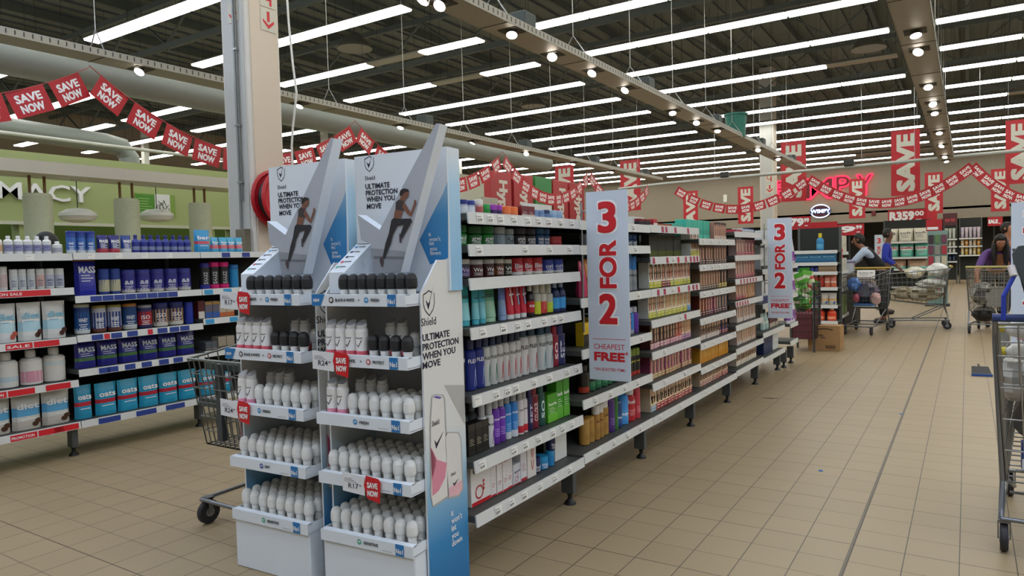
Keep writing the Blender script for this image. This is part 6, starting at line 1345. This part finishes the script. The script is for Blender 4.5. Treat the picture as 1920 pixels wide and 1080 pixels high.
# the two trolleys in the middle distance
tb = trolley('full trolley of dark groceries with a yellow handle by the counter', (-1.32, 13.05, 0), math.radians(172), 'b89a3c', wire=M('6f706c', .4, .8), n=(7, 10, 6), r=.0035)
load('grocery_bag', 'dark heap of wrapped groceries in the yellow-handled trolley', 'groceries', (-1.36, 12.62, .42), .2, .3, .42, 3, ['24283c', '3a3c58', '2c2a34', '6a5a70', '24283c'], .1)
load('grocery_bag', 'blue bag bulging over the dark groceries', 'bag', (-1.52, 12.44, .66), .1, .11, .24, 4, ['3c68b0', '5080c4'])
load('grocery_bag', 'small pink pack at the front of the dark groceries', 'pack', (-1.47, 12.31, .5), .045, .045, .14, 6, ['c85470'])
load('grocery_bag', 'pale pink pack low in the yellow-handled trolley', 'pack', (-1.2, 12.34, .46), .08, .06, .2, 8, ['c09090', 'b8a098'])
o = put('x', 'magazine', box(.26, .16, .03, 'dcd8d4', band='dcd8d4', bars='2a2a30', txt='SALE', tc='1c1c20'), (-1.36, 12.6, .86), F_ + .1, 'white printed leaflet with red end', 'leaflet', 'the dark grocery heap', None); o.rotation_euler = (0, -.6, F_ + .1)
put('x', 'tray_pack', box(.3, .05, .2, '3f78b8', band='d0d8d8', bf=.4), (-1.36, 12.42, .372 + .06), F_, 'flat blue and white pack', 'pack', 'the bottom of the yellow-handled trolley', None)
tc = trolley('side-on trolley of white plastic bags with yellow handle', (-.26, 13.72, 0), math.radians(94), 'b89a3c', wire=M('82827c', .4, .8), n=(7, 12, 6), r=.0035)
for i, (x, y, z, sx, sy, sz, c) in enumerate(((-.62, 13.72, .44, .3, .2, .26, ['c8c4b4', 'a89c80', '7a6c50']), (-.9, 13.74, .47, .2, .17, .22, ['b0a48c', '8c7c5c']), (-.5, 13.68, .66, .22, .18, .16, ['d8d8d4', 'c4c4bc']))):
    load('plastic_bag', ['cream plastic bag sprawled in the side-on trolley', 'straw-coloured bag at the front of the side-on trolley', 'white plastic bag on the cream bag'][i], 'bag', (x, y, z), sx, sy, sz, 20 + i, c, 0, 'plastic bags in the side-on trolley', .25)
load('plastic_bag', 'bright white plastic bag on the child flap by the handle', 'bag', (-.42, 13.7, .86), .15, .17, .22, 31, ['dededa', 'd0d0cc'], 0, 'plastic bags in the side-on trolley', .3)
load('plastic_bag', 'white plastic bag high in the middle of the trolley', 'bag', (-.74, 13.72, .82), .15, .15, .2, 32, ['d8d8d2', 'c8bc9c'], 0, 'plastic bags in the side-on trolley', .3)
td = trolley('trolley of grey and black striped goods below the leaning person', (.26, 12.86, 0), math.radians(-6), 'a8a060', wire=M('94948c', .4, .8), n=(9, 12, 6), r=.004)
load('grocery_bag', 'striped grey bag filling the trolley below the leaning person', 'bag', (.2, 13.2, .42), .17, .26, .36, 41, ['3c3a38', '8c8a84', '5a5854', 'a09c94'], 0, None, .2)
put('x', 'grey_carton', box(.22, .3, .2, '8c8a84'), (.36, 13.1, .41), F_, 'plain grey carton', 'box', 'the trolley below the leaning person', None)
load('grocery_bag', 'black sack slung under the trolley below the leaning person', 'bag', (.22, 13.25, .155), .16, .2, .25, 43, ['1c1c1e'])
# near trolley at the frame edge, with its baby seat
te = trolley('near wire trolley with blue handle at the frame edge', (.385, 3.66, 0), math.radians(-1), '24386c', (.3, .38), (.99, .92), .95, (.285, .22), None, (7, 12, 5), .0042)
t = thing('baby_seat', 'dark grey moulded baby seat fixed on the near trolley', 'seat', (.36, 3.55, 0)); g = M('3f4648', .45, 0, .06, 10)
b = MB(); n = 10
prof = [(-.13, 1.05), (-.165, 1.16), (-.2, 1.24), (-.205, 1.29), (-.185, 1.32), (-.1, 1.33)]
outl = prof + [(-x, z) for x, z in prof[::-1]] + [(.08, 1.0), (-.08, 1.0)]
b.prism([(x, .0, z) for x, z in outl], (0, .035, 0), g)
for s in (-1, 1): b.prism([(s * .19, .03, 1.31), (s * .13, .03, 1.04), (s * .1, .32, 1.02), (s * .13, .34, 1.14)], (s * .015, 0, 0), g)
b.box(-.1, .03, 1.02, .1, .33, 1.045, g, .005); obj('seat_shell', b, t)
b = MB()
for i in range(3): b.box(-.09, -.003, 1.2 - .045 * i, .09, -.001, 1.212 - .045 * i, M('b8bcbc', .5))
obj('back_slots', b, t, label='row of pale slots in the seat back'); obj('seat_clamp', MB().box(-.06, .05, .985, .06, .1, 1.02, DARK), t)
obj('harness', MB().tube([(-.2, -.02, 1.2), (-.235, -.03, 1.12), (-.235, -.02, 1.02)], .009, M('2038a0', .6), 6).tube([(-.21, -.01, 1.24), (-.2, -.03, 1.2)], .014, M('c8c0bc', .6), 6), t, label='blue harness strap')
def lying(parts, nm, desc, cat, place, loc, rot): o = put('x', nm, parts, loc, 0, desc, cat, place, 'goods in the near trolley'); o.rotation_euler = rot; return o
mk = bottle(.085, .26, 'd8d8d2', 'd8c83c', .14, .3, label='c4c8cc')
PL = 'the near trolley'
lying(mk, 'lotion_bottle', 'white bottle with yellow cap', 'bottle', PL + ', upper', (.36, 3.86, .935), (0, -math.pi / 2 + .1, .1)); lying(mk, 'lotion_bottle', 'white bottle with yellow cap', 'bottle', PL + ', below it', (.37, 3.9, .855), (0, -math.pi / 2 - .05, -.1))
cn_ = can(.08, .17, 'bcbcc0', 'c8c8cc', .06, dome=False, cr=.95)
for i, (x, z) in enumerate(((.24, .77), (.33, .79), (.42, .78))): lying(cn_, 'food_tin', 'silver-ended tin', 'tin', PL + ' with its end showing', (x, 3.98, z), (math.pi / 2, 0, 0))
load('grocery_bag', 'pale plastic bag pressed against the near trolley wires', 'bag', (.19, 4.02, .6), .08, .12, .22, 51, ['c4c4c0', 'a8a8a4'], 0, None, .25)
load('grocery_bag', 'dark patterned sack low in the near trolley', 'bag', (.36, 4.1, .36), .17, .3, .4, 52, ['2c2e30', '4a4c4c', '202224'], 0, None, .2)
put('x', 'cereal_box', box(.16, .12, .06, '24407c', band='d0d4d8', bf=.4), (.28, 3.8, .345), F_, 'blue and white carton', 'box', 'the near trolley floor', None)
# dustpan, scraps
p = at(1842, 706, (0, 0, 0), (0, 0, 1))
t = thing('dustpan', 'black and blue dustpan lying on the floor tiles', 'dustpan', (p.x, p.y, .002), .1); t.scale = (.75, .75, .75)
b = MB(); b.prism([(-.12, 0, .0), (.12, 0, .0), (.12, .0, .03), (-.12, 0, .03)], (0, .03, 0), M('20488c', .5)); b.add([(-.12, .03, .005), (.12, .03, .005), (.1, .25, .1), (-.1, .25, .1), (-.12, .03, 0), (.12, .03, 0), (.1, .25, 0), (-.1, .25, 0)], [(0, 1, 2, 3), (0, 3, 7, 4), (1, 5, 6, 2), (3, 2, 6, 7), (4, 7, 6, 5)], M('16181c', .5)); obj('pan', b, t); obj('handle', MB().tube([(0, .25, .08), (0, .42, .1)], .014, M('16181c', .5), 8), t)
for px, py, lb in ((1538, 883, 'blue paper scrap on the open floor tiles'), (1690, 777, 'blue paper scrap on the dark floor joint')):
    p = at(px, py, (0, 0, 0), (0, 0, 1)); b = MB(); b.add([(-.012, -.012, .002), (.014, -.008, .004), (.01, .016, .002), (-.012, .012, .006)], [(0, 1, 2, 3)], M('2f6cb0', .6)); b.add([(-.012, -.012, .0005), (.014, -.008, .0005), (.01, .016, .0005), (-.012, .012, .0005)], [(3, 2, 1, 0)], M('2f6cb0', .6)); tag(obj('paper_scrap', b, None, (p.x, p.y, 0), (0, 0, px)), lb, 'scrap')
p = at(1443, 747, (0, 0, 0), (0, 0, 1)); b = MB()
for dx, dy, s in ((0, 0, .05), (.05, .02, .03), (-.05, -.01, .022), (.09, .06, .012)): b.ell((p.x + dx, p.y + dy, .0012), X_, Y_, s, s * .7, M('6a5a4c', .6), 10)
struct('floor_smudge', b)
# checkout counter
t = thing('checkout_counter', 'dark checkout counter in front of the person in the vest', 'counter', (-1.75, 14.1, 0)); obj('counter_body', MB().box(-.45, -.3, 0, .1, .3, .86, M('3a3430', .6), .01), t); obj('counter_top', MB().box(-.48, -.33, .86, .12, .33, .9, M('5a4a3c', .5), .005), t)
t = thing('printer', 'pale grey till printer on the checkout counter', 'printer', (-1.85, 14.05, .901)); obj('printer_body', MB().box(-.14, -.12, 0, .14, .12, .2, M('b8b8c0', .5), .015), t); obj('printer_lid', MB().box(-.15, -.13, .2, .16, .13, .25, M('8c8ca8', .5), .015), t)
# ---------------------------------------------------------------- people
def skin_mesh(J, E, root, sub=1):
    ks = list(J); me = bpy.data.meshes.new('s'); me.from_pydata([J[k][0] for k in ks], [(ks.index(a), ks.index(b)) for a, b in E], [])
    o = bpy.data.objects.new('s', me); C.objects.link(o); m = o.modifiers.new('k', 'SKIN'); m.use_smooth_shade = True
    for v, k in zip(me.skin_vertices[0].data, ks): r = J[k][1]; v.radius = r if isinstance(r, tuple) else (r, r); v.use_root = k == root
    u = o.modifiers.new('u', 'SUBSURF'); u.levels = u.render_levels = sub
    dg = bpy.context.evaluated_depsgraph_get(); ev = o.evaluated_get(dg); r = ev.to_mesh()
    out = [tuple(v.co) for v in r.vertices], [tuple(p.vertices) for p in r.polygons]
    ev.to_mesh_clear(); bpy.data.objects.remove(o); bpy.data.meshes.remove(me); return out
def person(label, loc, rz, bend, arms, skin, top, legs, hair, sleeve, vest=None, longhair=False, headturn=0., headpitch=0.):
    t = thing('person', label, 'person', loc, rz)
    R_ = Matrix.Rotation(bend, 3, 'X'); pv = Vector((0, 0, .93)); B = lambda x, y, z: R_ @ (Vector((x, y, z)) - pv) + pv
    J = {'pelvis': ((0, 0, .93), (.125, .1)), 'waist': (B(0, 0, 1.1), (.11, .09)), 'chest': (B(0, .0, 1.3), (.135, .1)), 'neck0': (B(0, .01, 1.43), .06), 'neck': (B(0, 0, 1.5), .052)}
    for s, n in ((-1, 'a'), (1, 'b')):
        J['sh' + n] = (B(s * .165, .01, 1.395), .058)
        e, wr = arms[n]; J['el' + n] = (e, .042); J['wr' + n] = (wr, .029)
        J['hip' + n] = ((s * .09, .01, .86), .09); J['kn' + n] = ((s * .1, -.02, .48), .058); J['an' + n] = ((s * .105, .03, .09), .038); J['toe' + n] = ((s * .115, -.12, .035), .033)
    hp = Matrix.Rotation(headpitch, 3, 'X'); hb = B(0, -.01, 1.52); HT = Matrix.Rotation(headturn, 3, 'Z')
    H = lambda x, y, z: hb + HT @ hp @ (Vector((x, y, z)))
    J['jaw'] = (H(0, -.02, .05), .062); J['head'] = (H(0, -.005, .12), (.078, .088)); J['crown'] = (H(0, .0, .185), .06)
    E_ = [('pelvis', 'waist'), ('waist', 'chest'), ('chest', 'neck0'), ('neck0', 'neck'), ('neck', 'jaw'), ('jaw', 'head'), ('head', 'crown')]
    for n in 'ab': E_ += [('chest', 'sh' + n), ('sh' + n, 'el' + n), ('el' + n, 'wr' + n), ('pelvis', 'hip' + n), ('hip' + n, 'kn' + n), ('kn' + n, 'an' + n), ('an' + n, 'toe' + n)]
    sm = M(skin, .5, 0, .06, 10); b = MB(); v, f = skin_mesh(J, E_, 'pelvis', 2); b.add(v, f, sm, True)
    for n in 'ab':                                                    # hands: palm, four fingers and a thumb
        e, wr = Vector(J['el' + n][0]), Vector(J['wr' + n][0]); d = (wr - e).normalized(); sd = d.cross(Vector((0, 0, 1)) if abs(d.z) < .9 else Vector((0, 1, 0))).normalized(); up = sd.cross(d)
        v, f = skin_mesh({'w': (wr - d * .01, .026), 'p': (wr + d * .05, (.034, .018)), 'q': (wr + d * .085, (.036, .014))}, [('w', 'p'), ('p', 'q')], 'w', 1); b.add(v, f, sm, True)
        for i, L_ in enumerate((.062, .072, .066, .052)):
            o = wr + d * .085 + sd * (-.027 + .018 * i); b.tube([o, o + d * L_ * .5 - up * .008, o + d * L_ * .8 - up * .024, o + d * L_ - up * .042], .0085, sm, 6)
        o = wr + d * .03 + sd * .03; b.tube([o, o + d * .03 + sd * .022 - up * .01, o + d * .06 + sd * .022 - up * .025], .0095, sm, 6)
    ex = M('201818', .3); wh = M('d8d4cc', .4)
    F3 = lambda x, y, z: H(x, y, z)
    b.prism([F3(-.011, -.088, .085), F3(.011, -.088, .085), F3(.003, -.092, .13), F3(-.003, -.092, .13)], HT @ hp @ Vector((0, -.022, -.004)), sm)
    for s in (-1, 1):
        for m_, r, y in ((wh, .012, -.0905), (ex, .007, -.0915)): b.ell(F3(s * .031, y, .122), HT @ X_, HT @ hp @ Z_, r, r * .6, m_, 8)
        b.prism([F3(s * .045, -.088, .14), F3(s * .016, -.091, .142), F3(s * .016, -.091, .147), F3(s * .045, -.088, .146)], HT @ hp @ Vector((0, -.004, 0)), ex)
        b.prism([F3(s * .082, -.005, .09), F3(s * .084, .02, .1), F3(s * .084, .02, .135), F3(s * .082, -.01, .135)], HT @ Vector((s * .012, 0, 0)), sm)
    b.poly([F3(-.024, -.084, .058), F3(0, -.09, .053), F3(.024, -.084, .058), F3(0, -.09, .066)], M('7a3c38', .5))
    obj('body', b, t)
    grow = lambda k, a: (J[k][0], tuple(q + a for q in J[k][1]) if isinstance(J[k][1], tuple) else J[k][1] + a)
    Jt = {k: grow(k, .016) for k in ('pelvis', 'waist', 'chest', 'sha', 'shb')}; Jt['neck0'] = (J['neck0'][0], .066); Et = [('pelvis', 'waist'), ('waist', 'chest'), ('chest', 'neck0'), ('chest', 'sha'), ('chest', 'shb')]
    for n in 'ab':
        s_, e = Vector(J['sh' + n][0]), Vector(J['el' + n][0]); Jt['m' + n] = (s_.lerp(e, min(sleeve, .97)), .055 if sleeve < .7 else .054); Et.append(('sh' + n, 'm' + n))
        if sleeve > 1: Jt['w' + n] = (e.lerp(Vector(J['wr' + n][0]), sleeve - 1.08), .04); Et.append(('m' + n, 'w' + n))
    v, f = skin_mesh(Jt, Et, 'pelvis', 2); obj('shirt', MB().add(v, f, M(top, .8, 0, .12, 25, bump=.2), True), t)
    if vest:
        Jv = {k: grow(k, .045) for k in ('pelvis', 'waist', 'chest')}; Jv['nk'] = (J['neck0'][0], .085); Jv['a'] = (Vector(J['sha'][0]).lerp(Vector(J['chest'][0]), .35), .09); Jv['b'] = (Vector(J['shb'][0]).lerp(Vector(J['chest'][0]), .35), .09)
        v, f = skin_mesh(Jv, [('pelvis', 'waist'), ('waist', 'chest'), ('chest', 'nk'), ('chest', 'a'), ('chest', 'b')], 'pelvis', 2); obj('vest', MB().add(v, f, M(vest, .85, 0, .15, 25, bump=.3), True), t)
    Jl = {'pelvis': grow('pelvis', .012)}; El = []
    for n in 'ab':
        for k in ('hip', 'kn'): Jl[k + n] = grow(k + n, .014)
        Jl['an' + n] = ((J['an' + n][0][0], J['an' + n][0][1], .12), .06); El += [('pelvis', 'hip' + n), ('hip' + n, 'kn' + n), ('kn' + n, 'an' + n)]
    v, f = skin_mesh(Jl, El, 'pelvis', 2); obj('trousers', MB().add(v, f, M(legs, .8, 0, .12, 25, bump=.2), True), t)
    for n in 'ab':
        a, c = Vector(J['an' + n][0]), Vector(J['toe' + n][0]); v, f = skin_mesh({'h': ((a.x, a.y + .03, .045), .045), 'm': ((a.x, a.y - .05, .05), .045), 't': ((c.x, c.y - .02, .036), .038)}, [('h', 'm'), ('m', 't')], 'm', 2); obj('shoe', MB().add(v, f, M('1c1c1e', .5), True), t)
    hm = M(hair, .6, 0, .2, 40, bump=.4); b = MB(); n, m_ = 16, 10; R2 = []
    for q in range(m_ + 1):
        th_ = math.pi * .78 * q / m_; rw2 = []
        for i in range(n):
            g = 2 * math.pi * i / n; x, y, z = math.sin(th_) * math.cos(g), math.sin(th_) * math.sin(g), math.cos(th_)
            k = 1.0 if not (y < (-.5 if longhair else -.15) and z < .62) else max(.72, 1 - .45 * (-y - .15))
            rw2.append(H(.091 * x * k, .014 + .104 * y * k, .128 + .112 * z))
        R2.append(rw2)
    for q in range(m_): b.add(R2[q] + R2[q + 1], [(i, n + i, n + (i + 1) % n, (i + 1) % n) for i in range(n)], hm, True)
    if longhair:
        for s in (-1, 1):
            for dx, dy, L_, r_ in ((.078, -.015, .36, .03), (.082, .02, .4, .036), (.06, .06, .38, .04), (.086, -.04, .28, .022)):
                a = H(s * dx, dy, .11); pts = [(a, r_ * .8), (a + Vector((s * .012, -.01, -L_ * .35)), r_), (a + Vector((s * .008, -.012, -L_ * .75)), r_ * .8), (a + Vector((0, -.01, -L_)), r_ * .3)]
                v, f = skin_mesh({str(i): p for i, p in enumerate(pts)}, [('0', '1'), ('1', '2'), ('2', '3')], '0', 2); b.add(v, f, hm, True)
    else: b.lathe([(.0, -.03), (.045, -.02), (.05, .02), (.03, .05), (0, .06)], hm, 10, *tuple(H(0, .085, .06))[:2]) if 0 else None
    obj('hair', b, t)
    return t
V = Vector
def px_at(px, y): return at(px, 470, (0, y, 0), (0, 1, 0)).x
person('person in dark vest and pale blue sleeves leaning over the counter', (px_at(1654, 14.35), 14.35, 0), -math.pi / 2, math.radians(37),
       {'a': (V((-.26, -.5, 1.06)), V((-.16, -.68, .98))), 'b': (V((.26, -.5, 1.04)), V((.15, -.72, .99)))}, '8a5a44', 'a9b8cc', '22242c', '12110e', .85, '111213', False, 0, .25)
person('person in royal blue shirt with back turned beside the toilet roll packs', (px_at(1662, 16.4), 16.4, 0), math.pi * .5, .05,
       {'a': (V((-.24, .0, 1.13)), V((-.2, -.18, .98))), 'b': (V((.24, 0, 1.13)), V((.2, -.18, .98)))}, '6a4634', '2434a0', '1c1c24', '14120f', 1.9)
person('person with long black hair and purple top reaching down into a trolley', (px_at(1866, 14.15), 14.15, 0), math.radians(6), math.radians(50),
       {'a': (V((-.33, -.62, .93)), V((-.33, -.74, .7))), 'b': (V((.2, -.6, .92)), V((.16, -.72, .74)))}, 'a06a50', '5a3c78', '24222a', '161210', .85, None, True, 0, .6)
person('person in purple top with tied-back dark hair looking aside', (px_at(1884, 15.3), 15.3, 0), math.radians(65), .06,
       {'a': (V((-.24, .0, 1.13)), V((-.2, -.2, 1.0))), 'b': (V((.24, 0, 1.13)), V((.2, -.2, 1.0)))}, 'a87054', '503a70', '24222c', '1c1410', .8)

person('dark-haired person bending behind the tablet bottle shelf', (-7.35, 3.62, 0), math.radians(-20), math.radians(24),
       {'a': (V((-.26, -.5, 1.06)), V((-.16, -.68, .98))), 'b': (V((.26, -.5, 1.04)), V((.15, -.72, .99)))}, '6a4634', '2a2c30', '1c1c20', '0e0d0c', 1.9, None, False, 0, .3)
label_all()
